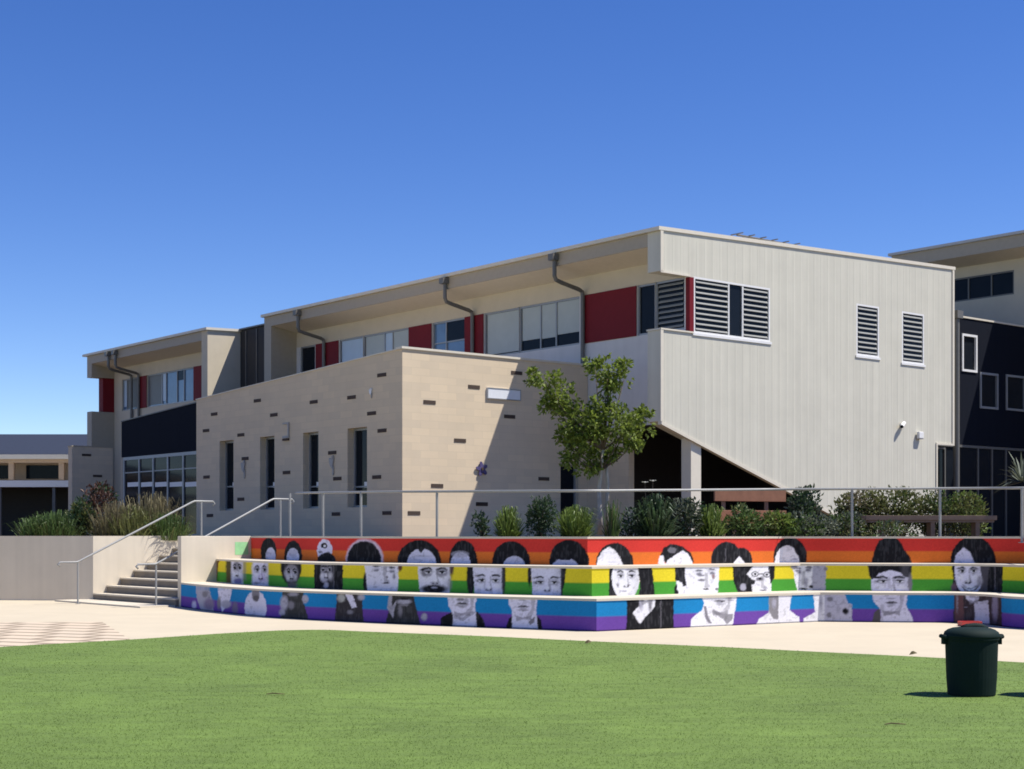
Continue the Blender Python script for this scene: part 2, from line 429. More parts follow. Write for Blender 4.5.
R.E(726.5,560,15.5,18.2,INK); R.E(741.5,562,10.8,14.5,INK); R.P(z(700,7.39,[(240,250),(290,190),(335,250)]), SKW); R.B(725,726,548,562,GR,al=.4)
R.E(790,557,16.6,20,INK); R.E(787,563,12.4,17.5,SKW); R.E(795,559,3,1,MID); R.E(798,552,5,2.5,INK,rot=50)
R.P(z(805,7.39,[(488,250),(505,180),(520,130),(545,80),(600,50),(670,55),(712,95),(735,150),(770,190),(790,250)]), INK)
R.E(973,563,22.8,27,INK); R.P(z(910,7.39,[(322,250),(335,190),(395,125),(440,160),(480,250)]), SKIN)
# -- yellow strip: eyes
Y = YE
Y.P([(205,600),(217,560),(219,560),(214,600)], (0.20,0.11,0.05))
Y.B(226,232,556,600,(0.10,0.08,0.03),soft=2); Y.B(231,243,556,600,SKIN,al=.9,soft=2); Y.E(236.5,566,3,5,GR,soft=2); Y.E(238,581,4,3,(0.2,0.18,0.35),soft=2); Y.B(243,246,556,580,GR,al=.6,soft=2)
Y.B(252,268,556,600,SKIN,soft=2); Y.E(256.5,568.5,3,2.2,GR,soft=1.5); Y.E(264.5,570,2.4,2.6,GR,soft=1.5); Y.E(262,577,4,4,(0.45,0.35,0.62),soft=2,al=.7); Y.E(257,583,4,1,GR,soft=1.5)
Y.E(291,566,10.6,19,INK,soft=1.5); Y.E(291,573,7,9,GR,soft=2); Y.E(290,573,5.5,3.5,MID,soft=2); Y.E(292,585,5,3,(.13,.12,.12),soft=2); Y.E(288,572,1.6,1,INK); Y.E(295,572,1.6,1,INK); Y.E(291,578,2.5,.8,SKIN,al=.6)
Y.B(314,342.8,556,600,INK); Y.E(326,567,5,5,GR,soft=2); Y.E(324,577,4,5,MID,soft=2); Y.E(330,576,3,5,GR,soft=2); Y.E(326,585,2.4,3,MID,soft=1.5); Y.E(325,566,3,1,INK); Y.E(327,572,4,1,INK); Y.B(333,334,562,590,GR,al=.4)
Y.E(366,582,3,10,INK,soft=1.2); Y.P([(363,556),(399,556),(397,600),(368,600),(366,575)], SKW); Y.P([(363,556),(399,556),(397,600),(368,600),(366,575)], SKIN, al=.6)
Y.E(372,564,2.5,.8,MID); Y.E(387,577,1.4,1,GR); Y.E(394,576,1.4,3,GR,soft=1.5); Y.E(390,571,2,.7,MID); Y.E(375,587,2.5,.7,MID); Y.E(400,567,2.2,4,(.12,.05,.03),soft=1.5)
Y.P([(417,556),(451,556),(449,600),(420,600)], SKW); Y.P([(417,556),(451,556),(449,600),(420,600)], SKIN, al=.5)
for cx in (426, 441.5):
    Y.E(cx,572,5.6,5,GR,soft=2); Y.E(cx,569.5,6,1.6,INK); Y.E(cx,573,2.4,2,INK); Y.E(cx-1,572.2,.7,.7,SKW)
Y.E(433,583,3,1,MID); Y.E(434,589,13,4.4,INK,soft=2); Y.E(434,587.5,3,1,MID); Y.E(451.5,568,2,8,(.10,.06,.05),soft=1.5); Y.E(450,584,2.4,6,GR,soft=2,al=.6)
def eyes(xs, by, ey, w=4):
    for x in xs:
        Y.E(x,by,w,1.0,GR,soft=.8,rot=-6 if x==xs[0] else 6); Y.E(x,ey,w*.85,1.3,GR,soft=1,al=.8); Y.E(x,ey,1.6,1.1,INK)
Y.E(470.5,575,4,22,INK,soft=1); Y.P([(472,556),(503,556),(502,600),(475,600)], SKIN); eyes((478.5,496),575.3,580.6); Y.E(488,589,3,1.3,MID); Y.E(484.5,584,1,6,MID,al=.6); Y.E(503.4,575,2,20,INK,soft=1)
Y.E(529.5,572,2,14,INK,soft=1); Y.P([(530,556),(562,556),(561,600),(533,600)], SKIN); eyes((536.5,556),577.3,582.4); Y.E(547,590,3,1.2,MID); Y.E(550,585,1,7,MID,al=.6); Y.P([(560,556),(567,556),(565,580),(561,600)], INK)
Y.P(z(590,7.39,[(145,200),(200,200),(200,560),(135,560)]), INK); Y.E(625.5,578,13.8,22,SKW); Y.P(z(590,7.39,[(345,200),(440,200),(465,330),(485,560),(345,560),(370,420)]), INK)
Y.E(617.8,584.5,1.2,2.2,GR,soft=1); Y.E(628.4,584.8,2.6,.8,GR); Y.E(617,570,3,.8,MID); Y.E(628.5,570,3,.8,MID); Y.E(623,591,3,.7,MID)
Y.P([(675,556),(720,556),(717,600),(677,600)], SKW); Y.P(z(590,7.39,[(625,200),(710,200),(700,330),(715,410),(680,420),(655,375),(630,370)]), INK); Y.E(676.5,590,2.2,5.5,INK,soft=1); Y.E(680,587,3,5,SKW); Y.E(701,575.5,3.2,.8,GR); Y.E(701.5,580,3.4,1.2,GR); Y.E(713.3,576,1.6,3,(.3,.2,.2),soft=1.2); Y.E(716.5,589,1.4,1.6,GR)
Y.P([(743,556),(772,556),(771,600),(740,600)], SKW)
Y.P(z(700,7.39,[(235,180),(410,180),(390,270),(345,325),(375,360),(410,375),(405,395),(380,400),(390,480),(285,480),(245,380)]), INK); Y.E(743,587,3,3.5,MID,soft=1.5); Y.E(759.5,579,3.8,1.8,GR); Y.E(760,578.5,1.6,1.2,INK); Y.P(z(700,7.39,[(490,180),(552,180),(550,350),(520,400),(515,330)]), INK); Y.E(765,588,2,1.4,MID)
Y.P([(791,556),(814,556),(812,600),(800,600),(795,582)], SKW); Y.P([(813,556),(826,556),(825,600),(811,600)], MID); Y.E(794,567,3.4,2,GR,soft=1.2); Y.E(799,572,2.2,1.6,GR,soft=1); Y.E(809.5,567,2.6,1.4,GR,soft=1); Y.E(805.5,582,2.2,5,MID,soft=1.5); Y.E(811,586.5,2,1.6,INK,soft=1); Y.E(825.5,568.5,2,2,GR,soft=1)
Y.P([(870,556),(910,556),(909,600),(872,600)], SKIN); Y.P([(866,556),(912,556),(911,578),(905,577),(900,572),(890,570),(879,573),(872,580),(869,575)], INK); Y.E(910,583,2.2,9,GR,soft=1.4)
eyes((878,898.5),577,581,4.6); Y.E(889,582,1.6,6,MID,al=.5); Y.E(898,577,5.5,1.1,INK,rot=-8); Y.E(877,577.4,5,1,INK,rot=8)
Y.P([(951,556),(1003,556),(1002,600),(952,600),(953,578)], INK); Y.E(969,571,14.5,25,SKIN); Y.P([(978,556),(990,556),(986,600),(977,600),(982,580)], (.08,.075,.09))
for cx in (960.8,973.5): Y.E(cx,568.3,4,1,INK); Y.E(cx,570.8,3,1.3,GR); Y.E(cx,570.8,1.4,1.2,INK)
Y.E(968.5,581.5,3,2,GR,soft=1.5); Y.P([(961,583),(970,588.5),(980,583),(977,588),(970,591),(964,588)], (.35,.33,.4)); Y.E(970,587,5,1,SKW); Y.E(980,581,3,5,GR,soft=2,al=.7); Y.E(954,588,3,5,(.15,.09,.12),soft=2)
Y.B(994.5,995.5,560,590,GR,al=.5)
# -- blue strip: chins and clothes
B = BL
B.P([(195,584),(208,584),(212,600),(214,612),(202,612),(197,600)], MID); B.E(205,594,3,3,GR,soft=2); B.E(194,605,2.2,4,SKIN,soft=1.5,al=.8); B.E(209,604,5,6,(.25,.2,.3),soft=3)
B.P([(217,584),(233,584),(230,600),(222,612),(219,600)], SKIN); B.E(226,604,5,4,MID,soft=2); B.E(219,603,2,6,GR,soft=1.5); B.E(235,608,3,6,GR,soft=2,al=.7)
B.E(255.5,607,11,16.5,SKIN,soft=.8); B.E(255.5,592,4,9,GR,soft=1.5); B.E(256,598,3,3,(.12,.11,.12),soft=1.5)
B.P([(281,588),(304,588),(303,600),(310,625),(278,625),(284,604)], (.05,.05,.05)); B.E(284,603,4,7,MID,soft=2.5); B.E(305,599,3,4,MID,soft=1.5); B.E(291,605,3,4,GR,soft=2); B.E(282,612,3,3,MID,soft=2); B.E(293,594,5,2,MID,soft=1.5,al=.7)
B.P([(337,590),(363,590),(362,606),(365,630),(334,630),(336,606)], (.045,.04,.045)); B.E(341,598,4,4,(.42,.42,.40),soft=2); B.P([(345,594),(352,594),(357,607),(352,608)], SKIN); B.E(361,597,3.5,3,MID,soft=2); B.E(350,612,3,2,GR,soft=1.5)
B.P([(388,590),(413,590),(415,604),(422,630),(384,630),(389,608)], (.04,.04,.042)); B.P([(389,592),(392,592),(392,606),(396,600),(393,618),(387,608)], MID); B.E(404,601.5,7,2.4,MID,soft=1.5); B.E(404,599,5,1,INK); B.E(404,605,4,1,GR); B.E(424,617,3,4,MID,soft=1.5); B.E(400,610,2,6,GR,soft=2)
B.P([(440,630),(441,617),(452,612),(478,612),(484,620),(486,632)], INK); B.P([(446,590),(478,590),(475,606),(477,632),(452,632),(453,615),(449,606)], SKIN); B.E(460.5,599.5,4,1.6,GR,soft=1); B.E(461.5,605,6.2,1.6,(.28,.26,.3),soft=1); B.E(461.5,604.4,3.4,.6,SKW); B.E(466,600.5,2.4,3,MID,soft=1.5); B.P([(453,613),(462,618),(472,611),(476,612),(463,621),(454,618)], MID)
B.P([(505,634),(508,619),(512,616),(537,616),(541,620),(543,634)], INK); B.P([(507,590),(539,590),(536,608),(538,634),(512,634),(512,610),(509,604)], SKIN); B.E(523,610,6,1,MID); B.P([(528,622),(535,616),(534,622),(530,625)], GR); B.E(522,600,4,.8,MID)
B.P(z(590,7.39,[(270,480),(615,480),(618,760),(255,760),(270,690)]), INK); B.P(z(590,7.39,[(355,470),(480,470),(478,560),(440,610),(400,650),(370,695),(345,660),(315,615),(340,580),(375,560)]), SKW); B.E(641,604,2,6,MID,soft=2); B.E(650,606,1.5,5,GR,soft=1.5); B.B(660,661.5,600,632,GR,al=.4)
B.P([(703,584),(737,584),(736,604),(733,624),(727,630),(690,630),(691,619),(702,610),(704,603),(701,596)], SKW); B.P(z(700,7.39,[(25,560),(45,560),(60,640),(90,690),(60,690),(35,640)]), GR); B.P(z(700,7.39,[(90,580),(170,620),(245,620),(235,665),(200,692),(160,650),(110,620)]), (.3,.29,.32)); B.E(719,600,8,1,MID,al=.6); B.E(731,600,3,.8,MID)
B.P([(769,584),(794,584),(789,610),(799,617),(801,630),(752,630),(760,618),(769,612)], SKW); B.P(z(700,7.39,[(505,470),(582,470),(578,660),(540,655),(510,600)]), (.25,.24,.26)); B.E(774,603,2,5,MID,soft=1.5)
B.P([(812,584),(827,584),(825,634),(801,634),(804,618),(815,612)], SKW); B.P([(825,590),(844,592),(848,603),(852,604),(852,625),(824,625)], MID); B.P([(825,590),(844,592),(848,603),(852,604),(852,625),(824,625)], SKIN, al=.4); B.E(830,599,3,2.4,GR,soft=1.4); B.E(845.5,611,3.2,3.2,INK,soft=1.6); B.E(829,615,2.6,2.6,GR,soft=1.5); B.E(838,609,2,4,MID,soft=2); B.E(821,602,1.2,9,MID,soft=1.5)
B.P([(869,634),(874,612),(880,608),(882,634)], (.10,.09,.10)); B.P([(871,590),(908,590),(906,606),(911,615),(917,634),(880,634),(881,610),(874,602)], SKIN); B.E(891,598.5,5,1.0,MID); B.E(889,612.5,6,1.6,MID,soft=1.5); B.E(882,608,2,4,MID,soft=1.5,al=.7)
B.P([(954,590),(1001,590),(1002,634),(953,634)], (.055,.04,.045)); B.P([(955,590),(963,590),(964,634),(955,634)], (.16,.08,.08)); B.P([(964,590),(981,590),(978,600),(971,603),(966,599)], SKIN); B.P([(974,602),(988,600),(990,634),(972,634),(975,616)], SKIN,al=.8); B.E(995,606,3,14,(.25,.23,.32),soft=2); B.E(957,600,1,12,MID,al=.5); B.E(973,597,4,.8,MID)

def eyeband(xl, xr, yb, ye, nb, sh=1, tone=.6):
    """brows, eyes, nose and side shading of one face on the middle strip"""
    w = xr-xl; c = (xl+xr)/2
    Y.B(xl if sh < 0 else xr-.22*w, xl+.22*w if sh < 0 else xr, 556, 604, GR, al=.45*tone, soft=4)
    for q in (-1, 1):
        x = c+q*.235*w
        Y.E(x, ye-.6, .15*w, 3.6, MID, soft=2.2, al=.75)
        Y.P([(x-q*.13*w, yb+.2), (x-q*.02*w, yb-1.3), (x+q*.16*w, yb+.6), (x+q*.15*w, yb+1.5), (x, yb+.3), (x-q*.13*w, yb+1.8)], INK)
        Y.E(x, ye, .105*w, 1.55, SKW, soft=.7, al=.8); Y.E(x, ye-.9, .115*w, .75, INK, soft=.5); Y.E(x+.3, ye, 1.35, 1.35, INK, soft=.5); Y.E(x, ye+1.6, .09*w, .45, GR, soft=.5, al=.8)
        Y.E(x+q*.05*w, ye+6, .12*w, 2.6, SKW, soft=2, al=.5)
    Y.P([(c+sh*.03*w, yb+1), (c+sh*.10*w, yb+1.5), (c+sh*.07*w, ye+1), (c+sh*.14*w, nb), (c+sh*.06*w, nb+.8)], GR, al=.6)
    Y.E(c, nb-1.5, .06*w, 2, SKW, soft=1.2, al=.8)
    for q in (-1, 1): Y.E(c+q*.075*w, nb+.6, 1.0, .7, INK, soft=.6)
    Y.E(c, nb+1.6, .11*w, .5, GR, soft=.6, al=.7)
def chinband(xl, xr, ym, yc, sh=1):
    w = xr-xl; c = (xl+xr)/2
    B.P([(c+sh*.5*w, 586), (c+sh*.28*w, 586), (c+sh*.30*w, ym+3), (c+sh*.10*w, yc), (c+sh*.36*w, yc-2)], GR, al=.5)
    B.P([(c-.20*w, ym), (c-.06*w, ym-1.6), (c, ym-1), (c+.06*w, ym-1.6), (c+.20*w, ym), (c, ym+.5)], (.17,.16,.19))
    B.E(c, ym+.3, .19*w, .55, INK, soft=.5); B.E(c, ym+1.7, .13*w, 1.0, MID, soft=.8); B.E(c, ym+3.4, .12*w, .7, GR, soft=.8, al=.7)
    B.P([(c-.30*w, yc-1), (c, yc+1.2), (c+.32*w, yc-1.5), (c+.30*w, yc+4), (c+.05*w, yc+3), (c-.22*w, yc+5)], (.20,.19,.22), al=.7)
eyeband(474,503,575,580.4,589); eyeband(532.5,561.5,577,582.3,590); eyeband(614,638,571,576,585.5,sh=1,tone=.4)
eyeband(873.5,909,577,581.2,591,sh=1); eyeband(955.5,980,567.6,571,582,sh=1); Y.P([(961,586),(969,589),(979,585.5),(976,590),(969,592.5),(964,590)], INK, al=.8); Y.P([(963,587),(969,589.5),(977,586.8),(974,589.4),(969,590.6),(966,589.6)], SKW)
eyeband(253,268,566,569.8,578,tone=.5); eyeband(231.5,242.5,564.5,568,575,tone=.5); eyeband(285,298,569,572,578,tone=.4); eyeband(319,333,566,569.6,577,tone=.4)
eyeband(420.5,449.5,568.2,572.3,582.5)
for x, y, r in ((376,566,3.2),(392,567.5,3)): Y.E(x,y,r,1,INK,soft=.8); Y.E(x,y+4,r*.8,1.1,INK,soft=.8); Y.E(x,y+3,r,2.4,MID,soft=2,al=.6)
Y.P([(383,566),(387,566),(386,577),(390,582),(384,583)],GR,al=.55); Y.E(386,583,3,.8,INK,soft=.7)
for x, y in ((699,573),(712,572)): Y.E(x,y-2.6,3.4,.9,INK,soft=.7); Y.E(x,y+1.2,2.6,1.2,INK,soft=.7); Y.E(x,y,3.6,3,MID,soft=2,al=.5)
Y.P([(704.5,573),(708,573),(708,583),(711,587),(705,588)],GR,al=.5); Y.E(706,589,3,.8,INK,soft=.6)
for x, y in ((755,574),(767,574.5)): Y.E(x,y,3.6,2.8,INK,soft=.7); Y.E(x,y,2.7,2,SKW,soft=.6); Y.E(x,y,1.3,1.2,INK,soft=.5)
Y.B(758.5,763.5,573.4,574.4,INK); Y.P([(761,576),(764,576),(764,584),(766,587),(761,588)],GR,al=.5); Y.E(763,590,3,.7,INK,soft=.6)
for x, y in ((797.5,570.5),(808,570)): Y.E(x,y-2.4,3,.8,INK,soft=.6); Y.E(x,y,2.3,1.2,INK,soft=.6); Y.E(x,y-.6,3.2,2.6,MID,soft=2,al=.5)
Y.P([(802,571),(805,571),(805,581),(807,584),(801,585)],GR,al=.5); Y.E(803.5,588.5,4,.9,INK,soft=.6)
chinband(448,476,603.5,612); chinband(509,537,606.5,616); chinband(876,906,602.5,611); chinband(706,733,601,611,sh=1); chinband(965,981,592.5,600); chinband(636,656,589,600)
# hair strands, brush edges and uneven paint
def smooth_noise(shape, cell, seed):
    r = np.random.default_rng(seed); h, w = shape
    g = r.random((int(h/cell[0])+3, int(w/cell[1])+3))
    yy = np.arange(h)/cell[0]; xx = np.arange(w)/cell[1]; yi = yy.astype(int); xi = xx.astype(int)
    fy = (yy-yi)[:,None]; fx = (xx-xi)[None,:]; fy = fy*fy*(3-2*fy); fx = fx*fx*(3-2*fx)
    return (g[yi][:,xi]*(1-fy)*(1-fx)+g[yi+1][:,xi]*fy*(1-fx)+g[yi][:,xi+1]*(1-fy)*fx+g[yi+1][:,xi+1]*fy*fx)
for k, T in enumerate((BL, YE, RD)):
    a = T.a; sh_ = a.shape[:2]
    dx = ((smooth_noise(sh_,(9,9),50+k)-.5)*4.5+(smooth_noise(sh_,(3.5,3.5),80+k)-.5)*3.2).astype(int)
    dy = ((smooth_noise(sh_,(9,9),60+k)-.5)*4.0+(smooth_noise(sh_,(3.5,3.5),90+k)-.5)*3.0).astype(int)
    I, J = np.mgrid[0:sh_[0], 0:sh_[1]]
    a = a[np.clip(I+dy,0,sh_[0]-1), np.clip(J+dx,0,sh_[1]-1)]
    lum = a[...,:3].mean(-1)/np.maximum(a[...,3],.01)
    strand = smooth_noise(sh_,(26,3.2),20+k)*.6+smooth_noise(sh_,(14,9),25+k)*.4
    hair = (lum < .06)*np.clip((strand-.55)/.12,0,1)*a[...,3]
    a[...,:3] += (hair*0.022)[...,None]*np.array((1,1,1.08))
    blot = smooth_noise(sh_,(11,13),30+k)*.6+smooth_noise(sh_,(5,6),35+k)*.4
    face = (lum > .3)*a[...,3]
    dark = face*np.clip((blot-.64)/.08,0,1)*.22
    a[...,:3] *= (1-dark)[...,None]
    T.a = a
noise = rng.random((400, 4000))
BAND = [((0.014,0.22,0.50),(0.15,0.065,0.34)), ((0.74,0.60,0.03),(0.07,0.32,0.04)), ((0.62,0.045,0.035),(0.72,0.17,0.03))]

def riser(line, z0, z1, k, strip):
    P = [np.array(p) for p in line]
    pts = []
    for a, b in zip(P[:-1], P[1:]):
        l = np.linalg.norm(b-a); m = max(1, int(l/0.017))
        pts += [a+(b-a)*i/m for i in range(m)]
    pts.append(P[-1]); pts = np.array(pts)
    rows = 34
    zz = np.linspace(z0, z1, rows)
    n = len(pts)
    V = np.zeros((rows, n, 3)); V[:,:,0] = pts[:,0]; V[:,:,1] = pts[:,1]; V[:,:,2] = zz[:,None]
    # colour: two bands of paint, portraits over them
    h = (zz-z0)/(z1-z0)
    top, low = np.array(BAND[k][0]), np.array(BAND[k][1])
    w = np.clip((h-0.47)/0.03, 0, 1)[:,None,None]
    C = low*(1-w)+top*w
    C = np.repeat(C, n, 1)
    px = CX + F*V[:,:,0]/V[:,:,1]; py = HY - F*(V[:,:,2]-EYE)/V[:,:,1]
    ix = np.clip(((px-X0)*S).astype(int), 0, strip.a.shape[1]-1); iy = np.clip(((py-strip.y0)*S).astype(int), 0, strip.a.shape[0]-1)
    A = strip.a[iy, ix]; al = A[...,3:]
    C = C*(1-al)+A[...,:3]*1.0
    C = C*(0.92+0.16*noise[:rows, :n][...,None])
    s = np.cumsum(np.r_[0, np.linalg.norm(np.diff(pts,axis=0),axis=1)])
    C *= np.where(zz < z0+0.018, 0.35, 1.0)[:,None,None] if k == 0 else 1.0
    C *= (0.95+0.05*np.sin(s*1.3+k)+0.03*np.sin(s*5.1))[None,:,None]
    idx = np.arange(rows*n).reshape(rows, n)
    Fc = np.stack([idx[:-1,:-1], idx[:-1,1:], idx[1:,1:], idx[1:,:-1]], -1).reshape(-1,4)
    return V.reshape(-1,3), Fc, C.reshape(-1,3)
PAINT = bpy.data.materials.new('mural_paint'); PAINT.use_nodes = True
_b = PAINT.node_tree.nodes['Principled BSDF']; _b.inputs['Roughness'].default_value = 0.8; _b.inputs['Specular IOR Level'].default_value = 0.08
_a = PAINT.node_tree.nodes.new('ShaderNodeVertexColor'); _a.layer_name = 'paint'
PAINT.node_tree.links.new(_a.outputs['Color'], _b.inputs['Base Color'])

c0 = corner
seat = thing('seating_wall', 'three-tier concrete seating wall painted as a rainbow mural with black-and-white portraits', 'seating wall', (c0[0], c0[1], 0))
for (line, za, zb), k, st in zip(TIER, range(3), (BL, YE, RD)):
    V, Fc, C = riser(line, za if k == 0 else za-0.005, zb-0.04, k, st)
    V = V - np.array((c0[0], c0[1], 0))
    me = bpy.data.meshes.new('riser'); me.from_pydata(V.tolist(), [], Fc.tolist()); me.update()
    ca = me.color_attributes.new('paint', 'FLOAT_COLOR', 'POINT')
    ca.data.foreach_set('color', np.c_[C, np.ones(len(C))].astype(np.float32).ravel())
    me.materials.append(PAINT)
    o = bpy.data.objects.new('riser', me); COL.objects.link(o); o.parent = seat
    o['label'] = ['lowest riser, blue over purple, with chins and clothes', 'middle riser, yellow over green, with eyes', 'top riser, red over orange, with hair and foreheads'][k]
def slab(line_front, line_back, z0, z1, name, m, parent, off):
    mb = MB(off)
    n = len(line_front); m_ = len(line_back)
    # top as a strip between resampled lines
    def resample(P, N):
        P = np.array(P); s = np.r_[0, np.cumsum(np.linalg.norm(np.diff(P,axis=0),axis=1))]
        return [tuple((np.interp(t*s[-1], s, P[:,0]), np.interp(t*s[-1], s, P[:,1]))) for t in np.linspace(0,1,N)]
    A = line_front
    if line_back is None or len(line_back) != n: Bk = resample(line_back, n)
    else: Bk = line_back
    vs = [(x,y,z1) for x,y in A]+[(x,y,z1) for x,y in Bk]+[(x,y,z0) for x,y in A]+[(x,y,z0) for x,y in Bk]
    fs = []
    for i in range(n-1):
        fs.append((i,i+1,n+i+1,n+i)); fs.append((2*n+i,2*n+i+1,i+1,i)); fs.append((2*n+i,3*n+i,3*n+i+1,2*n+i+1))
        fs.append((3*n+i, n+i, n+i+1, 3*n+i+1))
    fs.append((0,n,3*n,2*n)); fs.append((n-1,3*n-1,4*n-1,2*n-1))
    mb.add(vs, fs)
    return mb.build(name, m, parent)
OFF = (c0[0], c0[1], 0)
for k, (line, za, zb) in enumerate(TIER):
    fl = inset(k*TREAD-0.012); bk = inset((k+1)*TREAD+0.01 if k < 2 else 2*TREAD+0.30)
    slab(fl, bk, zb-0.04, zb, 'coping', 'cope', seat, OFF)
# ------------------------------------------------------------------ stairs and retaining walls
A0 = np.array((-10.50, 37.6)); SEn = math.hypot(*SE); E_ = np.array(SE)/SEn; W_ = np.array((E_[1], -E_[0]))
rzs = math.atan2(SE[1], SE[0])            # local x climbs, local y points to the left of the climb
WID = float(np.dot(P0-A0, W_)) - 0.10
st = thing('concrete_stairs', 'flight of pale concrete steps climbing between two cream walls', 'stairs', (A0[0], A0[1], 0), rzs)
NS = 8; RISE = TER/NS; RUN = 0.37
for i in range(NS):
    mb = MB(); x0 = i*RUN
    mb.box(x0, NS*RUN+0.3, -WID, -0.01, i*RISE+0.001, (i+1)*RISE-0.035)
    o = mb.build('step', 'step', st)
    mb = MB(); mb.box(x0-0.015, x0+RUN+0.02, -WID, -0.01, (i+1)*RISE-0.035, (i+1)*RISE)
    mb.build('step_nosing', 'cope', o)
lo = MB(); lo.box(-0.9, -0.02, -WID-0.0, 0.25, 0.0, 0.035); lo.build('bottom_landing', 'cope', st)
# cheek wall between stairs and seating
LC = 1.90
cw = thing('cheek_wall', 'cream concrete side wall between the stairs and the rainbow seating', 'wall', (P0[0], P0[1], 0), rzs)
mb = MB(); mb.box(0.0, LC+0.6, 0.0, 0.16, 0, 1.62); mb.build('wall_body', 'wallc', cw, bevel=0.01)
mb = MB(); mb.box(1.42, 1.78, -0.004, -0.001, 1.18, 1.48); mb.build('paint_patch', 'greenp', cw)
# planter retaining wall: front run and return along the stairs
rw = thing('retaining_wall', 'plain cream concrete planter wall left of the stairs', 'wall', (A0[0], A0[1], 0))
mb = MB()
ret = E_*3.3; inn = np.array((-SE[1], SE[0]))*0.25
pA = np.array((0.0,0.0)); pB = ret; pC = ret+inn; pD = np.array((-0.30,0.27)); pE = np.array((-16,0.27+1.6)); pG = np.array((-16,1.6))
pts = [pA,pB,pC,pD,pE,pG]
mb.prism([tuple(q) for q in pts], lambda q:(q[0],q[1],0), lambda q:(q[0],q[1],1.62))
mb.build('wall_body', 'wallc', rw)

# terrace: one sheet behind the walls, mulch colour kept everywhere to cut bounced light
bk = offset(L3, 0.05)
tp = [(x,y) for x,y in bk]
topL = P0 + E_*(LC+0.3)
stl = A0 + E_*(NS*RUN+0.02)
TP = [(-60, 42.9), (A0[0]-0.4, A0[1]+0.22), tuple(A0+E_*3.2+inn), tuple(stl), tuple(stl+W_*WID), tuple(topL)] + tp + [(70, tp[-1][1]), (70, 140), (-60, 140)]
mb = MB(); n = len(TP); mb.add([(x,y,TER) for x,y in TP], [tuple(range(n))])
structure(mb.build('terrace', 'soil'))
# ------------------------------------------------------------------ buildings: one oblique grid, origin at the corner of the main roof
D1 = np.array((-1232.0, 1500.0)); D1 /= np.linalg.norm(D1)      # along the long sides, away to the left
D2 = np.array((D1[1], -D1[0]))                                   # along the gables, away to the right
O = np.array((3.97, 40.0)); RZ = math.atan2(D2[1], D2[0])
def wpos(v, u): return O + D2*v + D1*u
def ux(px, v):       # where the sight line of column px meets the plane v = const
    k = (px-CX)/F; return float((O[0]+v*D2[0]-k*(O[1]+v*D2[1]))/(k*D1[1]-D1[0]))
def vx(px, u):
    k = (px-CX)/F; return float((k*(O[1]+u*D1[1])-(O[0]+u*D1[0]))/(D2[0]-k*D2[1]))
def zz(py, v, u): return EYE + (HY-py)*float(wpos(v,u)[1])/F
def building(name, label, v, u, group=None, cat='building'):
    p = wpos(v, u)
    o = thing(name, label, cat, (p[0], p[1], TER), RZ, group)
    return o, (v, u, TER)

def wall_cells(mb, side, c, a0, a1, z0, ztop, holes, depth=0.12):
    """wall in the plane v=c (side 'W', outside towards -v) or u=c (side 'G', outside towards -u) with openings and reveals"""
    zt = ztop if callable(ztop) else (lambda a: ztop)
    pt = (lambda a, z, d=0: (c+d, a, z)) if side == 'W' else (lambda a, z, d=0: (a, c+d, z))
    A = sorted(set([a0, a1] + [h[i] for h in holes for i in (0,1) if a0 < h[i] < a1]))
    Z = sorted(set([z0] + [h[i] for h in holes for i in (2,3) if h[i] > z0]))
    for i in range(len(A)-1):
        x0, x1 = A[i], A[i+1]; xm = (x0+x1)/2
        for j in range(len(Z)):
            za = Z[j]; last = j == len(Z)-1
            zm = (za + (Z[j+1] if not last else za+0.001))/2
            if any(h[0] <= xm <= h[1] and h[2] <= zm <= h[3] for h in holes) and not last: continue
            zb0, zb1 = (zt(x0), zt(x1)) if last else (Z[j+1], Z[j+1])
            q = [pt(x0,za), pt(x1,za), pt(x1,zb1), pt(x0,zb0)]
            if side == 'W': q = q[::-1]
            mb.quad(*q)
    for h in holes:
        x0, x1, za, zb = h
        for (xa, z_a, xb, z_b) in ((x0,za,x0,zb),(x1,zb,x1,za),(x0,zb,x1,zb),(x1,za,x0,za)):
            q = [pt(xa,z_a), pt(xb,z_b), pt(xb,z_b,depth), pt(xa,z_a,depth)]
            mb.quad(*(q if side == 'G' else q[::-1]))

def sbox(mb, side, c, a0, a1, z0, z1, d0, d1):
    """box on a wall plane; d measured outwards"""
    if side == 'W': mb.box(c-d1, c-d0, a0, a1, z0, z1)
    else: mb.box(a0, a1, c-d1, c-d0, z0, z1)
    return mb

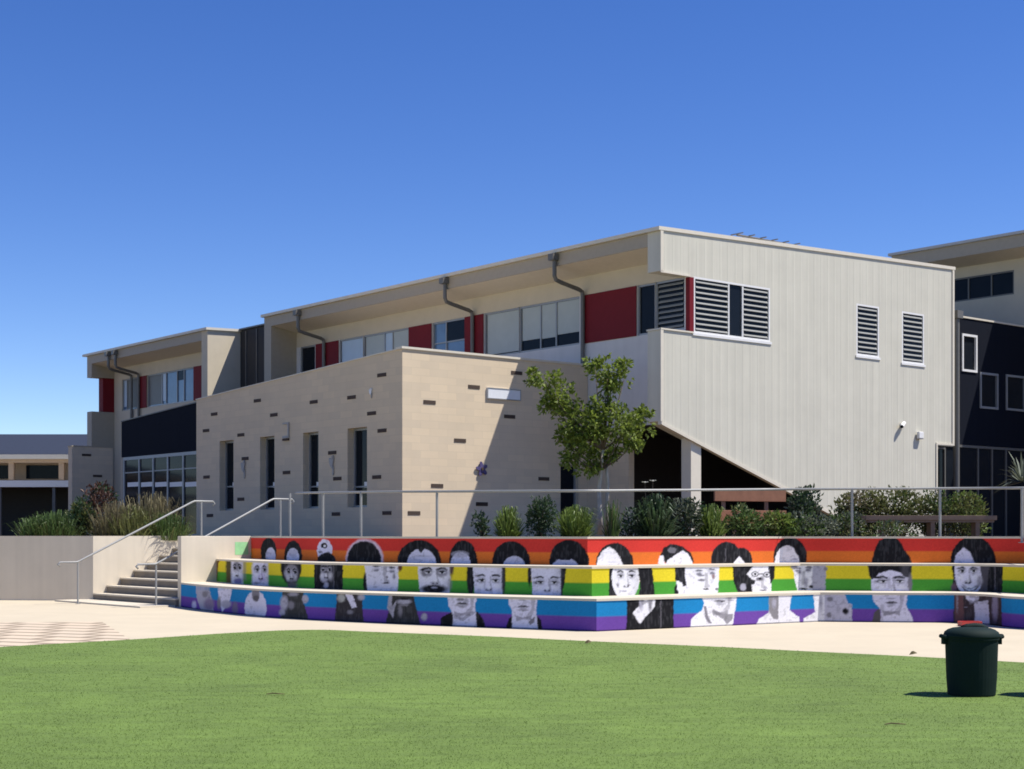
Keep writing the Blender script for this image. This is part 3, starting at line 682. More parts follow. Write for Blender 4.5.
def window(par, off, side, c, h, kind='glass', frame='frame', fw=0.055, recess=0.10, mull=(), blind=None, louvre=None, proud=0.0, sill=False, label=None, transom=None):
    a0, a1, z0, z1 = h
    d1 = -recess + 0.06 + proud; d0 = -recess
    mb = MB(off)
    sbox(mb, side, c, a0, a1, z1-fw, z1, d0, d1); sbox(mb, side, c, a0, a1, z0, z0+fw, d0, d1)
    sbox(mb, side, c, a0, a0+fw, z0+fw, z1-fw, d0, d1); sbox(mb, side, c, a1-fw, a1, z0+fw, z1-fw, d0, d1)
    for m in mull: sbox(mb, side, c, m-fw*0.45, m+fw*0.45, z0+fw, z1-fw, d0, d1-0.005)
    if transom: sbox(mb, side, c, a0+fw, a1-fw, transom-0.02, transom+0.02, d0, d1-0.012)
    if sill: sbox(mb, side, c, a0-0.05, a1+0.05, z0-0.07, z0-0.002, d0, d1+0.03)
    w = mb.build('window', frame, par)
    if label: w['label'] = label
    edges = [a0+fw] + sorted(mull) + [a1-fw]
    g = MB(off); sbox(g, side, c, a0+fw*0.5, a1-fw*0.5, z0+fw*0.5, z1-fw*0.5, d0-0.01, d0+0.012); g.build('pane', kind, w)
    if blind:
        for (i, frac, m) in blind:
            b = MB(off); lo = z1-fw-(z1-z0-2*fw)*frac
            sbox(b, side, c, edges[i]+0.03, edges[i+1]-0.03, lo, z1-fw-0.005, d0+0.015, d0+0.028); b.build('blind', m, w)
    if louvre:
        for i in louvre:
            b = MB(off); nb = max(5, int(round((z1-z0)/0.155))); ph = (z1-z0-2*fw)/nb
            for k in range(nb):
                zc = z0+fw+ph*(k+0.5)
                xa, xb = edges[i]+0.035, edges[i+1]-0.035
                dd0, dd1 = d0+0.018, d0+0.068
                pts = [(dd0,zc+ph*0.24),(dd0,zc+ph*0.14),(dd1,zc-ph*0.26),(dd1,zc-ph*0.14)]
                if side == 'G':
                    b.prism(pts, lambda p: (xa, c-p[0], p[1]), lambda p: (xb, c-p[0], p[1]))
                else:
                    b.prism(pts, lambda p: (c-p[0], xa, p[1]), lambda p: (c-p[0], xb, p[1]))
            b.build('louvre_blades', 'louvre', w)
    return w

def downpipe(par, off, px_top, py_top, v_face, v_wall, zbot, r=0.062, ztop=None):
    u = ux(px_top, v_face-r-0.02)
    zt = ztop if ztop else 9.6
    zs = zt-0.62
    mb = MB(off)
    mb.tube([(v_face-r-0.02,u,zt),(v_face-r-0.02,u,zs+0.12),(v_face-r+0.03,u,zs+0.02),(v_face+0.15,u,zs-0.03),(v_wall-r-0.16,u,zs-0.17),(v_wall-r-0.05,u,zs-0.22),(v_wall-r-0.03,u,zs-0.36),(v_wall-r-0.03,u,zbot)], r, 10)
    mb.box(v_face-0.24, v_face-0.01, u-0.11, u+0.11, zt-0.05, zt+0.13)
    return mb.build('downpipe', 'pipe', par)

# ---------------- main building
mb_, OF = building('school_building', 'long two-storey school building with pale ribbed gable wall and dark red panels', 0, 0)
MAINL = 20.86; MAINV = 13.3; ZE = 9.82; ZB = 10.25
WV = 1.10                                   # the long wall stands back under the eave
zr = lambda v: ZE+(ZB-ZE)*v/MAINV
# gable wall: slab with a notch at its near end, openings for the windows, and a raking lower edge
vred = vx(697, 0.0)
w1 = (vx(698,0), vx(770,0), zz(337.5,2.2,0), zz(281.5,2.2,0))
w2 = (vx(856.5,0), vx(879,0), zz(355.5,8.5,0), zz(304,8.5,0))
w3 = (vx(902,0), vx(924,0), zz(361.5,10.2,0), zz(310,10.2,0))
zled = zz(329.5,0,0); zfas = zz(270.5,0,0); zlow = zz(421,0,0)
w1 = (WV+0.16, w1[1], zled+0.02, zfas-0.02)
vdoor = vx(937,0); zdoor = zz(443,12.6,0)
vdiag = vx(882,0)
gw = MB(OF)
def gcell(a0,a1,z0,ztop,holes): wall_cells(gw,'G',0.0,a0,a1,z0,ztop,holes,0.14)
gcell(WV+0.02, MAINV, zlow, zr, [w1, w2, w3, (vdoor, MAINV+1, 0, zdoor)] if zdoor > zlow else [w1,w2,w3])
# end piece over the notch and the ledge piece under it, both 0.5 m thick
TH = 0.5
gw.hexa([(0,0,zfas),(WV+0.02,0,zfas),(WV+0.02,TH,zfas),(0,TH,zfas)], [(0,0,ZE-0.05),(WV+0.02,0,zr(WV)-0.05),(WV+0.02,TH,zr(WV)-0.05),(0,TH,ZE-0.05)])
gw.box(0, WV+0.02, 0, TH, zlow, zled)
# lower part with the raking edge: a slab
slope = (zlow-TER)/(vdiag)                   # fall of the rake
rk = lambda v: max(TER, zlow-slope*v)
vsp = vx(700,0)
gw.prism([(0,zlow),(vsp,zlow-slope*vsp),(vsp,zlow)], lambda p:(p[0],0,p[1]), lambda p:(p[0],TH,p[1]))
gw.prism([(vsp,zlow),(vsp,zlow-slope*vsp),(vdiag,TER),(vdoor,TER),(vdoor,zlow)], lambda p:(p[0],0,p[1]), lambda p:(p[0],0.10,p[1]))
gw.box(vdoor, MAINV, 0, TH, zdoor, zlow)
gw.quad((MAINV,0,zdoor),(MAINV,0,ZB-0.05),(MAINV,14,ZB-0.05),(MAINV,14,zdoor))
gw.build('gable_wall', 'cladding', mb_)
TR = []                                        # corner and rake trims, one mesh each
class _T:
    def box(s,*a): b = MB(OF); b.box(*a); TR.append(b)
    def prism(s,*a): b = MB(OF); b.prism(*a); TR.append(b)
tr = _T()
tr.box(-0.03,0.07,-0.03,0.0-0.002,zlow,zled+0.04); tr.box(-0.03,0.07,-0.03,-0.002,zfas-0.02,ZE-0.06)
tr.box(-0.03,w1[0]-0.03,-0.035,TH+0.02,zled+0.002,zled+0.045)
tr.box(MAINV-0.07,MAINV+0.03,-0.03,-0.002,zdoor,ZB-0.06)
tr.box(vdoor,MAINV+0.03,-0.03,-0.002,zdoor-0.06,zdoor)
tr.box(vdoor-0.07,vdoor,-0.03,-0.002,TER,zdoor)
tr.prism([(0.0,zlow),(vdiag,TER),(vdiag,TER-0.09),(0,zlow-0.09)], lambda p:(p[0],-0.03,p[1]), lambda p:(p[0],0.11,p[1]))
tr.box(-0.02,WV,-0.03,-0.002,zfas-0.05,zfas)
for b in TR: b.build('edge_trim', 'flash', mb_)
# roof sheet with its thin edge, fascia, soffit
rf = MB(OF)
rf.hexa([(-0.10,-0.035,ZE-0.05),(MAINV+0.08,-0.035,ZB-0.05),(MAINV+0.08,MAINL+0.1,ZB-0.05),(-0.10,MAINL+0.1,ZE-0.05)],
        [(-0.10,-0.035,ZE+0.05),(MAINV+0.08,-0.035,ZB+0.05),(MAINV+0.08,MAINL+0.1,ZB+0.05),(-0.10,MAINL+0.1,ZE+0.05)])
roof = rf.build('roof', 'flash', mb_)
fa = MB(OF); fa.box(0.0,0.03,TH+0.002,MAINL-TH,9.40,ZE-0.052); fa.build('fascia', 'fascia', mb_)
so = MB(OF); so.hexa([(0.03,TH,9.40),(WV,TH,9.22),(WV,MAINL-TH,9.22),(0.03,MAINL-TH,9.40)],[(0.03,TH,9.43),(WV,TH,9.25),(WV,MAINL-TH,9.25),(0.03,MAINL-TH,9.43)])
so.build('soffit', 'soffit', mb_)
# far end fin
fn = MB(OF); fn.hexa([(0,MAINL-TH,TER),(WV+0.3,MAINL-TH,TER),(WV+0.3,MAINL,TER),(0,MAINL,TER)],[(0,MAINL-TH,ZE-0.052),(WV+0.3,MAINL-TH,ZE-0.052),(WV+0.3,MAINL,ZE-0.052),(0,MAINL,ZE-0.052)])
fn.build('end_fin', 'fascia', mb_)
# long wall: cream band over, white under, windows and red panels between
ZS, ZH = 7.10, 8.62                           # sill and head of the strip of windows
zs_ = lambda px, py: zz(py, WV, ux(px, WV))
ZS = (zs_(610,342.5)+zs_(510,352))/2; ZH = (zs_(610,291)+zs_(500,310))/2
runs = [('red',583.5,637),('win',637,655),('win',655,684.5),('win',484,519),('win',519,579.5),('red',465,484),('win',432,465),('red',409,432),('win',363,410),('win',339,363),('red',316,339),('win',300,315)]
holes = []
for kind, xa, xb in runs:
    ua, ub = ux(xb, WV), ux(xa, WV)
    if kind == 'win': holes.append((ua, ub, ZS+0.004*ua, ZH))
holes = [(a,b,ZS,ZH) for a,b,_,_ in holes]
lw = MB(OF); wall_cells(lw,'W',WV,0.02,MAINL-TH,ZH,9.24,[],0.1)
lw.build('upper_wall_band', 'cream', mb_)
sp = MB(OF)
U0 = 0.02
allr = sorted(holes)
wall_cells(sp,'W',WV,U0,MAINL-TH,4.72,ZH-0.002,holes,0.14)
o = sp.build('wall', 'white', mb_); o['label'] = 'white rendered wall under the windows'
for kind, xa, xb in runs:
    if kind != 'red': continue
    ua, ub = ux(xb, WV), ux(xa, WV)
    r = MB(OF); r.box(WV-0.03, WV-0.002, ua+0.01, ub-0.01, ZS, ZH-0.01)
    for s_ in (1/3, 2/3): pass
    r.build('red_panel', 'red', mb_)
rc = MB(OF); rc.box(WV-0.02, WV+0.145, -0.02, 0.13, zled+0.05, zfas-0.055); o = rc.build('red_panel', 'red', mb_); o['label'] = 'red post wrapping the corner between the windows'
wk = []
def W(xa, xb, **k):
    h = (ux(xb,WV), ux(xa,WV), ZS, ZH); k['mull'] = [ux(p,WV) for p in k.get('mull',())]
    return window(mb_, OF, 'W', WV, h, **k)
W(637,655)
W(655,684.5, louvre=[0])
W(484,519, blind=[(0,0.97,'blind')])
W(519,579.5, mull=(539.5,555), blind=[(0,0.74,'blind'),(1,0.78,'blind'),(2,0.76,'blind')])
W(432,465, kind='glassb', mull=(445,), blind=[(0,0.5,'glass')], transom=ZH-0.7)
W(363,410, mull=(383.5,391.5), blind=[(0,1,'blind'),(1,1,'bluebl'),(2,1,'blind')])
W(339,363, blind=[(0,0.98,'bluebl')])
W(300,315)
window(mb_, OF, 'G', 0.0, w1, frame='wframe', mull=(vx(729,0), vx(743,0)), louvre=[0,2], recess=0.06, sill=True)
window(mb_, OF, 'G', 0.0, w2, frame='wframe', louvre=[0], recess=0.06, sill=True)
window(mb_, OF, 'G', 0.0, w3, frame='wframe', louvre=[0], recess=0.06, sill=True)
for px, zb in ((554.5, 6.4), (445, 6.4), (298, 6.2)):
    downpipe(mb_, OF, px, 0, 0.0, WV, zb)
# undercroft: room behind the post, its shade put into the dark wall colour
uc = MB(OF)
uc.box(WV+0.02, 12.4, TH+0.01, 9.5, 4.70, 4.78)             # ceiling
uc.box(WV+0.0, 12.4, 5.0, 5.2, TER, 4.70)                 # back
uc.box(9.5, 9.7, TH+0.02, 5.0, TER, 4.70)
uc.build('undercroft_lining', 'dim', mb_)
po = MB(OF); va, vb = vx(691,0.06), vx(701,0.06); po.box(va, vb, 0.06, 0.42, TER, zlow-slope*va-0.0); po.build('post', 'flash', mb_)
# beige ground-floor wall between block and undercroft
uA, uB = ux(629, WV), 4.09
lg = MB(OF); lg.box(WV-0.01, WV+0.2, uA, uB+11, TER, 4.718); lg.build('base_wall', 'stone', mb_)
dr = MB(OF)
# lobby glazing at the far corner of the gable
lob = (vdoor+0.01, MAINV+0.6, TER+0.02, zdoor-0.07)
window(mb_, OF, 'G', 0.75, lob, frame='pipe', kind='glass', mull=(vdoor+0.75,), recess=0.0, fw=0.06)
gp = MB(OF); pv0 = MAINV+0.70
gp.tube([(pv0,0.35,8.73),(pv0,0.35,TER)], 0.10, 12); gp.box(pv0-0.16,pv0+0.16,0.2,0.5,8.73,8.98); gp.build('corner_pipe', 'pipe', mb_)
# roof antenna on the main roof
an = MB(OF); va_, vb_ = vx(737,3.0), vx(794,3.0); za_ = zz(236.8,6,3.0)+0.10
an.tube([(va_,3,za_),(vb_,3,za_)], 0.035, 8)
for k in range(6):
    q = va_+(vb_-va_)*k/5; an.tube([(q,2.75,za_+0.03),(q,3.25,za_+0.03)], 0.02, 6)
an.tube([((va_+vb_)/2,3,zr((va_+vb_)/2)),((va_+vb_)/2,3,za_)], 0.035, 8)
ant = an.build('antenna', 'pipe', mb_)
# wall lights / camera
def wall_fixture(name, label, px, py, kind):
    v = vx(px, 0); z_ = zz(py, v, 0)
    p = wpos(v, 0)
    t = thing(name, label, 'security camera' if kind else 'wall light', (p[0], p[1], z_), RZ)
    m = MB(); m.box(-0.05,0.05,-0.03,-0.001,-0.08,0.08); m.build('bracket','wframe',t)
    if kind:
        b = MB(); b.tube([(0,-0.03,0.0),(-0.02,-0.10,0.03)],0.025,8); b.build('arm','wframe',t)
        b = MB(); b.tube([(0.05,-0.08,0.09),(-0.15,-0.14,-0.03)],0.062,12); c = b.build('body','wframe',t)
        b = MB(); b.tube([(-0.15,-0.14,-0.03),(-0.17,-0.147,-0.042)],0.05,12); b.build('lens','glass',c)
    else:
        b = MB(); b.box(-0.12,0.12,-0.14,-0.03,-0.09,0.13); c = b.build('lamp_housing','wframe',t,bevel=0.02)
        b = MB(); b.box(-0.10,0.10,-0.13,-0.04,-0.105,-0.091); b.build('lamp_glass','louvre',c)
wall_fixture('security_camera', 'small white camera on the ribbed gable wall', 901, 426, True)
wall_fixture('wall_light', 'small white floodlight on the ribbed gable wall beside the camera', 918, 436, False)

# ---------------- stone block in front
BV, BU0, BU1 = 1.10-6.63, 4.09, 15.62
ZN, ZF = zz(348.5,BV,BU0), zz(400,BV,BU1)
sb, OFS = building('blockwork_annex', 'tan blockwork annex with slot windows and a sloping parapet in front of the school building', BV, BU0)
zt = lambda u: ZN+(ZF-ZN)*(u-BU0)/(BU1-BU0)
slots = []
for xa, xb, yt in ((219.5,233.5,440),(260,274.5,436),(303,318.5,433),(347.5,367,428)):
    ua, ub = ux(xb,BV), ux(xa,BV); um = (ua+ub)/2
    slots.append((ua, ub, zz(509,BV,um), zz(yt,BV,um)))
zh = sum(s_[3] for s_ in slots)/4; zl = sum(s_[2] for s_ in slots)/4
slots = [(a,b,zl,zh) for a,b,_,_ in slots]
sw = MB(OFS)
wall_cells(sw,'W',BV,BU0,BU1,TER,zt,slots,0.28)
dx0, dx1 = vx(560.5,BU0), vx(578.5,BU0); dz = zz(465,0.6,BU0)
wall_cells(sw,'G',BU0,BV,WV-0.012,TER,ZN,[(dx0,dx1,TER+0.05,dz)],0.2)
sw.quad((BV,BU1,TER),(WV,BU1,TER),(WV,BU1,ZF),(BV,BU1,ZF))
sw.quad((BV+0.02,BU0+0.02,ZN-0.12),(WV-0.02,BU0+0.02,ZN-0.12),(WV-0.02,BU1,ZF-0.12),(BV+0.02,BU1,ZF-0.12))
sw.build('wall', 'stone', sb)
cp = MB(OFS)
cp.hexa([(BV-0.04,BU0-0.04,ZN),(WV-0.03,BU0-0.04,ZN),(WV-0.03,BU0+0.25,ZN-0.01),(BV-0.04,BU0+0.25,ZN-0.01)],[(BV-0.04,BU0-0.04,ZN+0.06),(WV-0.03,BU0-0.04,ZN+0.06),(WV-0.03,BU0+0.25,ZN+0.05),(BV-0.04,BU0+0.25,ZN+0.05)])
cp.hexa([(BV-0.03,BU0+0.252,zt(BU0+.25)),(BV+0.25,BU0+0.252,zt(BU0+.25)),(BV+0.25,BU1,ZF),(BV-0.03,BU1,ZF)],[(BV-0.03,BU0+0.252,zt(BU0+.25)+0.03),(BV+0.25,BU0+0.252,zt(BU0+.25)+0.03),(BV+0.25,BU1,ZF+0.03),(BV-0.03,BU1,ZF+0.03)])
cp.build('parapet_cap', 'flash', sb)
for k, h in enumerate(slots):
    w = window(sb, OFS, 'W', BV, h, kind='glass', frame='frame', recess=0.26, fw=0.06, transom=zz(486,BV,h[0]))
    b = MB(OFS); zc = zz(487,BV,h[0]); sbox(b,'W',BV,h[0]+0.10,h[0]+0.48,zc,zc+0.16,-0.245,-0.232); b.build('painted_reflection','whitebeam',w)  # white strip painting a beam's reflection onto the glass
window(sb, OFS, 'G', BU0, (dx0,dx1,TER+0.05,dz), kind='glass', frame='frame', recess=0.18, fw=0.05, transom=zz(492,0.6,BU0))
def slot(side, px, py):
    m = MB(OFS)
    if side == 'W': u = ux(px,BV); z_ = zz(py,BV,u); m.box(BV-0.012,BV+0.05,u-0.21,u+0.21,z_-0.05,z_+0.05)
    else: v = vx(px,BU0); z_ = zz(py,v,BU0); m.box(v-0.20,v+0.20,BU0-0.012,BU0+0.05,z_-0.05,z_+0.05)
    m.build('brick_slot','vent',sb)
for x, y in ((135,410),(103,475),(240,492),(305,357),(370,413),(257,585),(105,658),(240,745),(420,640),(527,362),(600,562),(620,664),(676,344),(755,407),(796,475),(775,658),(795,256)):
    slot('W', 180+x/3.938, 310+y/3.938)
for x, y in ((210,515.5),(336,514),(387,513)): slot('W', x, y)
for x, y in ((195,363),(370,303),(315,514),(225,692),(538,248),(510,420),(645,665),(400,765)): slot('G', 380+x/3.938, 310+y/3.938)
for x, y in ((414,513),(482,504)): slot('G', x, y)
# sign plate and ornaments fixed to the block
def plate():
    va, vb = vx(486.5,BU0), vx(520,BU0); za, zb = zz(401,-1.5,BU0), zz(390,-1.5,BU0)
    p = wpos(va, BU0); t = thing('sign_plate', 'blank pale rectangular plate high on the tan block wall, half in shade', 'sign', (p[0],p[1],za), RZ)
    m = MB(); m.box(0,vb-va,-0.04,-0.002,0,zb-za); m.build('panel','plate',t)
    m = MB(); w_=vb-va; h_=zb-za
    for q in ((0,w_,0,0.025),(0,w_,h_-0.025,h_),(0,0.025,0.026,h_-0.026),(w_-0.025,w_,0.026,h_-0.026)): m.box(q[0],q[1],-0.05,-0.041,q[2],q[3])
    m.build('rim','frame',t)
plate()
def leafshape(mb, pts, side, c, d0=0.01, d1=0.05):
    if side == 'G': mb.prism(pts, lambda p:(p[0],-d0,p[1]), lambda p:(p[0],-d1,p[1]))
    else: mb.prism(pts, lambda p:(-d0,-p[0],p[1]), lambda p:(-d1,-p[0],p[1]))
def ornament(side, px, py, label, kind, m='orn', cat='wall ornament', sc=0.75):
    if side == 'W': u = ux(px,BV); p = wpos(BV,u); z_ = zz(py,BV,u)
    else: v = vx(px,BU0); p = wpos(v,BU0); z_ = zz(py,v,BU0)
    t = thing('wall_ornament', label, cat, (p[0],p[1],z_), RZ, 'ornaments fixed to the tan block wall'); t.scale = (1,sc,sc) if side == 'W' else (sc,1,sc)
    if kind == 'flower':
        for k in range(5):
            a = 2*math.pi*k/5+0.5; mb = MB(); pts = []
            for j in range(10):
                b = 2*math.pi*j/10; x, y = 0.15+0.13*math.cos(b), 0.075*math.sin(b)
                pts.append((x*math.cos(a)-y*math.sin(a), x*math.sin(a)+y*math.cos(a)))
            leafshape(mb, pts, side, 0, 0.03, 0.05+0.004*k); mb.build('petal', m, t)
        mb = MB(); leafshape(mb, [(0.06*math.cos(k), 0.06*math.sin(k)) for k in np.linspace(0,2*math.pi,9)[:-1]], side, 0, 0.0, 0.09); mb.build('centre','vent',t)
    elif kind == 'bird':
        mb = MB(); leafshape(mb, [(-0.16,0.30),(0.02,0.26),(0.16,0.30),(0.10,0.10),(0.06,-0.10),(-0.06,-0.02),(-0.12,0.12)], side, 0); mb.build('body', m, t)
        mb = MB(); leafshape(mb, [(0.06,-0.05),(0.12,0.02),(0.14,-0.22),(0.09,-0.36),(0.04,-0.3)], side, 0, 0.012, 0.035); mb.build('tail', 'orn', t)
        mb = MB(); leafshape(mb, [(-0.02,0.26),(0.04,0.36),(0.12,0.40),(0.13,0.30)], side, 0, 0.014, 0.06); mb.build('head', m, t)
    else:
        mb = MB(); leafshape(mb, [(-0.20,0.34),(0.14,0.34),(0.18,0.2),(0.18,-0.12),(-0.22,-0.12),(-0.22,-0.2),(0.24,-0.2),(0.24,0.40),(-0.2,0.40)], side, 0); mb.build('frame_shape', m, t)
        mb = MB(); leafshape(mb, [(-0.2,-0.30),(0.22,-0.30),(0.22,-0.22),(-0.2,-0.22)], side, 0, 0.0, 0.06); mb.build('base', 'vent', t)
ornament('W',244,470,'small pale bird ornament between the two slot windows farthest from the block corner','bird')
ornament('W',286.5,433,'grey hook-shaped ornament between the slot windows of the shaded block wall','hook')
ornament('W',332.5,466,'grey bird ornament below a brick slot, left of the slot window nearest the block corner','bird')
ornament('W',371.5,393.5,'tiny whitish ornament high on the shaded block wall near its corner','bird','plate',sc=0.36)
ornament('G',481,469,'violet flower ornament on the shadow line of the tan block wall','flower','violet')

# ---------------- second school building, same line, farther left
U2, U3 = 25.3, 36.8
b2, OF2 = building('school_building', 'farther two-storey wing with red panels, seen left of the charcoal link', 0, U2)
ZE2 = ZE
rf = MB(OF2); rf.hexa([(-0.10,U2-0.08,ZE2-0.05),(MAINV,U2-0.08,ZB-0.05),(MAINV,U3+0.3,ZB-0.05),(-0.10,U3+0.3,ZE2-0.05)],[(-0.10,U2-0.08,ZE2+0.05),(MAINV,U2-0.08,ZB+0.05),(MAINV,U3+0.3,ZB+0.05),(-0.10,U3+0.3,ZE2+0.05)]); rf.build('roof','flash',b2)
gw = MB(OF2); gw.hexa([(0,U2,TER),(9,U2,TER),(9,U2+TH,TER),(0,U2+TH,TER)],[(0,U2,ZE2-0.052),(9,U2,zr(9)-0.052),(9,U2+TH,zr(9)-0.052),(0,U2+TH,ZE2-0.052)]); gw.build('gable_wall','cream',b2)
fa = MB(OF2); fa.box(0,0.03,U2+TH,U3-TH,9.40,ZE2-0.052); fa.build('fascia','fascia',b2)
so = MB(OF2); so.hexa([(0.03,U2+TH,9.40),(WV,U2+TH,9.22),(WV,U3-TH,9.22),(0.03,U3-TH,9.40)],[(0.03,U2+TH,9.43),(WV,U2+TH,9.25),(WV,U3-TH,9.25),(0.03,U3-TH,9.43)]); so.build('soffit','soffit',b2)
fn = MB(OF2); zf2 = zz(378,0,U3); zl2 = zz(412,0,U3)
fn.box(0,WV+0.3,U3-TH,U3,zf2,ZE2-0.052); fn.box(0,WV+0.3,U3-TH,U3,TER,zl2); fn.build('end_fin','fascia',b2)
m = MB(OF2); m.box(0.55,WV-0.002,U3-TH+0.02,U3-0.03,zl2+0.005,zf2-0.005); m.build('red_post','red',b2)
lw = MB(OF2); wall_cells(lw,'W',WV,U2+TH,U3,ZH,9.24,[],0.1); lw.build('upper_wall_band','cream',b2)
runs2 = [('red',194,203.5),('win',147,194),('red',138,147),('win',122,138),('red',101,113)]
holes = [(ux(xb,WV),ux(xa,WV),ZS,ZH) for k,xa,xb in runs2 if k=='win']
sp = MB(OF2); wall_cells(sp,'W',WV,U2+TH,U3,TER,ZH-0.002,holes,0.14); sp.build('wall','cream',b2)
for k,xa,xb in runs2:
    if k=='red':
        r = MB(OF2); r.box(WV-0.03,WV-0.002,ux(xb,WV)+0.01,min(ux(xa,WV),U3),ZS,ZH-0.01); r.build('red_panel','red',b2)
def W2(xa,xb,**k):
    k['mull'] = [ux(p,WV) for p in k.get('mull',())]
    return window(b2, OF2, 'W', WV, (ux(xb,WV),ux(xa,WV),ZS,ZH), **k)
W2(147,194,kind='glassb',mull=(161,165,176,183),blind=[(1,0.3,'glass'),(3,0.9,'bluebl'),(4,0.97,'pipe')])
W2(122,138,kind='glassb',mull=(126,),blind=[(0,0.97,'pipe'),(1,0.9,'bluebl')])
for px in (108.5, 115.5): downpipe(b2, OF2, px, 0, 0.0, WV, 6.2)
# charcoal link between the two
lk, OFL = building('charcoal_link', 'charcoal clad link wall between the two school wings', 1.46, MAINL)
m = MB(OFL); m.hexa([(1.46,MAINL+0.02,TER),(9,MAINL+0.02,TER),(9,U2-0.02,TER),(1.46,U2-0.02,TER)],[(1.46,MAINL+0.02,9.86),(9,MAINL+0.02,10.05),(9,U2-0.02,10.05),(1.46,U2-0.02,9.86)]); m.build('wall','char',lk)
m = MB(OFL)
for k in range(5): m.box(1.42,1.457,MAINL+0.5+k*0.85,MAINL+0.55+k*0.85,TER,9.8)
m.build('cladding_joint','pipe',lk)
m = MB(OFL); m.box(1.36,9,MAINL+0.02,U2-0.09,9.872,9.93); m.build('roof_edge','pipe',lk)
# navy box block with a glazed ground floor
NV = -3.0; NU0, NU1 = 15.7, ux(121.5,NV)
nb, OFN = building('navy_pavilion', 'navy clad box over a row of glazed doors, left of the tan annex', NV, NU0)
zn0 = zz(403,NV,ux(196,NV)); zn1 = zz(422,NV,NU1); kk = (zn1-zn0)/(NU1-ux(196,NV)); zA = zn1-kk*(NU1-NU0); znb = zz(457.5,NV,NU1)
m = MB(OFN); m.hexa([(NV,NU0,znb),(WV-0.05,NU0,znb),(WV-0.05,NU1,znb),(NV,NU1,znb)],[(NV,NU0,zA),(WV-0.05,NU0,zA),(WV-0.05,NU1,zn1),(NV,NU1,zn1)]); m.build('cladding','navy',nb)
m = MB(OFN); m.hexa([(NV-0.03,NU0,zA+0.002),(NV+0.12,NU0,zA+0.002),(NV+0.12,NU1,zn1+0.002),(NV-0.03,NU1,zn1+0.002)],[(NV-0.03,NU0,zA+0.04),(NV+0.12,NU0,zA+0.04),(NV+0.12,NU1,zn1+0.04),(NV-0.03,NU1,zn1+0.04)]); m.build('parapet_cap','pipe',nb)
gu = [ux(p,NV) for p in (125.5,139,153,167.5,183,198)]
gu = [gu[-1]-(gu[0]-gu[-1])/5*k for k in (2,1)] + gu[::-1]
w = window(nb, OFN, 'W', NV, (gu[0],NU1-0.15,TER+0.05,znb-0.01), kind='glass', frame='frame', fw=0.12, recess=0.05, mull=gu[1:-1], transom=zz(471,NV,24))
for i in range(len(gu)-1):
    b = MB(OFN); zc = zz(487,NV,gu[i+1]); sbox(b,'W',NV,gu[i]+0.12,gu[i+1]-0.12,zc,zc+0.17,-0.036,-0.028); b.build('painted_reflection','whitebeam',w)  # reflected white beam put on the panes as solid strips
m = MB(OFN); m.box(NV-0.02,NV+0.15,NU1-0.15,NU1+0.03,TER,znb-0.002); m.build('corner_post','fascia',nb)
# small block wall standing before the farther wing
u4 = 33.7; v4a, v4b = vx(72,u4), vx(113,u4); z4 = zz(446.5,v4a,u4)
sw2, OFW = building('blockwork_screen', 'small tan blockwork wall in shade at the far end, behind the left garden', v4a, u4, cat='wall')
m = MB(OFW); m.box(v4a,v4b,u4,u4+0.4,TER,z4); m.build('wall','stone',sw2)
m = MB(OFW); m.box(v4a-0.02,v4b+0.02,u4-0.02,u4+0.42,z4,z4+0.05); m.build('cap','fascia',sw2)
for x,y in ((86.5,455),(97.5,476)):
    v = vx(x,u4); z_ = zz(y,v,u4); m = MB(OFW); m.box(v-0.21,v+0.21,u4-0.012,u4+0.05,z_-0.05,z_+0.05); m.build('brick_slot','vent',sw2)

# ---------------- third building at the right with its navy block
TV, TVW = 18.65, 19.75
ZT = zz(230.5, TV, ux(1024, TV))-0.1
b3, OF3 = building('tall_wing', 'taller cream wing with a deep eave and a dark ribbon window at the right edge', TV, 1.0)
ua, ub = -3.0, ux(889.5, TV)
m = MB(OF3); m.box(TV-0.1,TV+14,ua,ub,ZT,ZT+0.1); m.build('roof','roofm',b3)
m = MB(OF3); m.box(TV,TV+0.03,ua,ub-0.1,ZT-0.45,ZT-0.002); m.build('fascia','fascia',b3)
m = MB(OF3); m.hexa([(TV+0.03,ua,ZT-0.45),(TVW,ua,ZT-0.62),(TVW,ub-0.1,ZT-0.62),(TV+0.03,ub-0.1,ZT-0.45)],[(TV+0.03,ua,ZT-0.42),(TVW,ua,ZT-0.59),(TVW,ub-0.1,ZT-0.59),(TV+0.03,ub-0.1,ZT-0.42)]); m.build('soffit','soffit',b3)
h3 = (ux(1014,TVW), ux(946,TVW), zz(302,TVW,ux(957,TVW)), zz(278.5,TVW,ux(957,TVW)))
m = MB(OF3); wall_cells(m,'W',TVW,ua,ub-0.15,TER,ZT-0.58,[h3],0.12); m.quad((TVW,ub-0.15,TER),(TVW,ub-0.15,ZT-0.6),(TVW+12,ub-0.15,ZT-0.6),(TVW+12,ub-0.15,TER)); m.build('wall','cream',b3)
window(b3, OF3, 'W', TVW, h3, frame='pipe', mull=(ux(968,TVW),ux(991,TVW)), recess=0.08)
NU = 1.0; NW0, NW1 = MAINV+0.02, TVW-0.02; NZ = zz(317.5,15.2,NU)
b4, OF4 = building('navy_block', 'navy clad two-storey block with small white-framed windows between the gable and the cream wing', NW0, NU)
wins = [(961.5,976.5,334.5,372),(979.5,997.5,373,409),(1005.5,1025,375.5,411)]
hs = []
for xa,xb,ya,yb in wins:
    a,b = vx(xa,NU), vx(xb,NU); hs.append((a,b,zz(yb,(a+b)/2,NU),zz(ya,(a+b)/2,NU)))
zg = zz(446,16.5,NU)
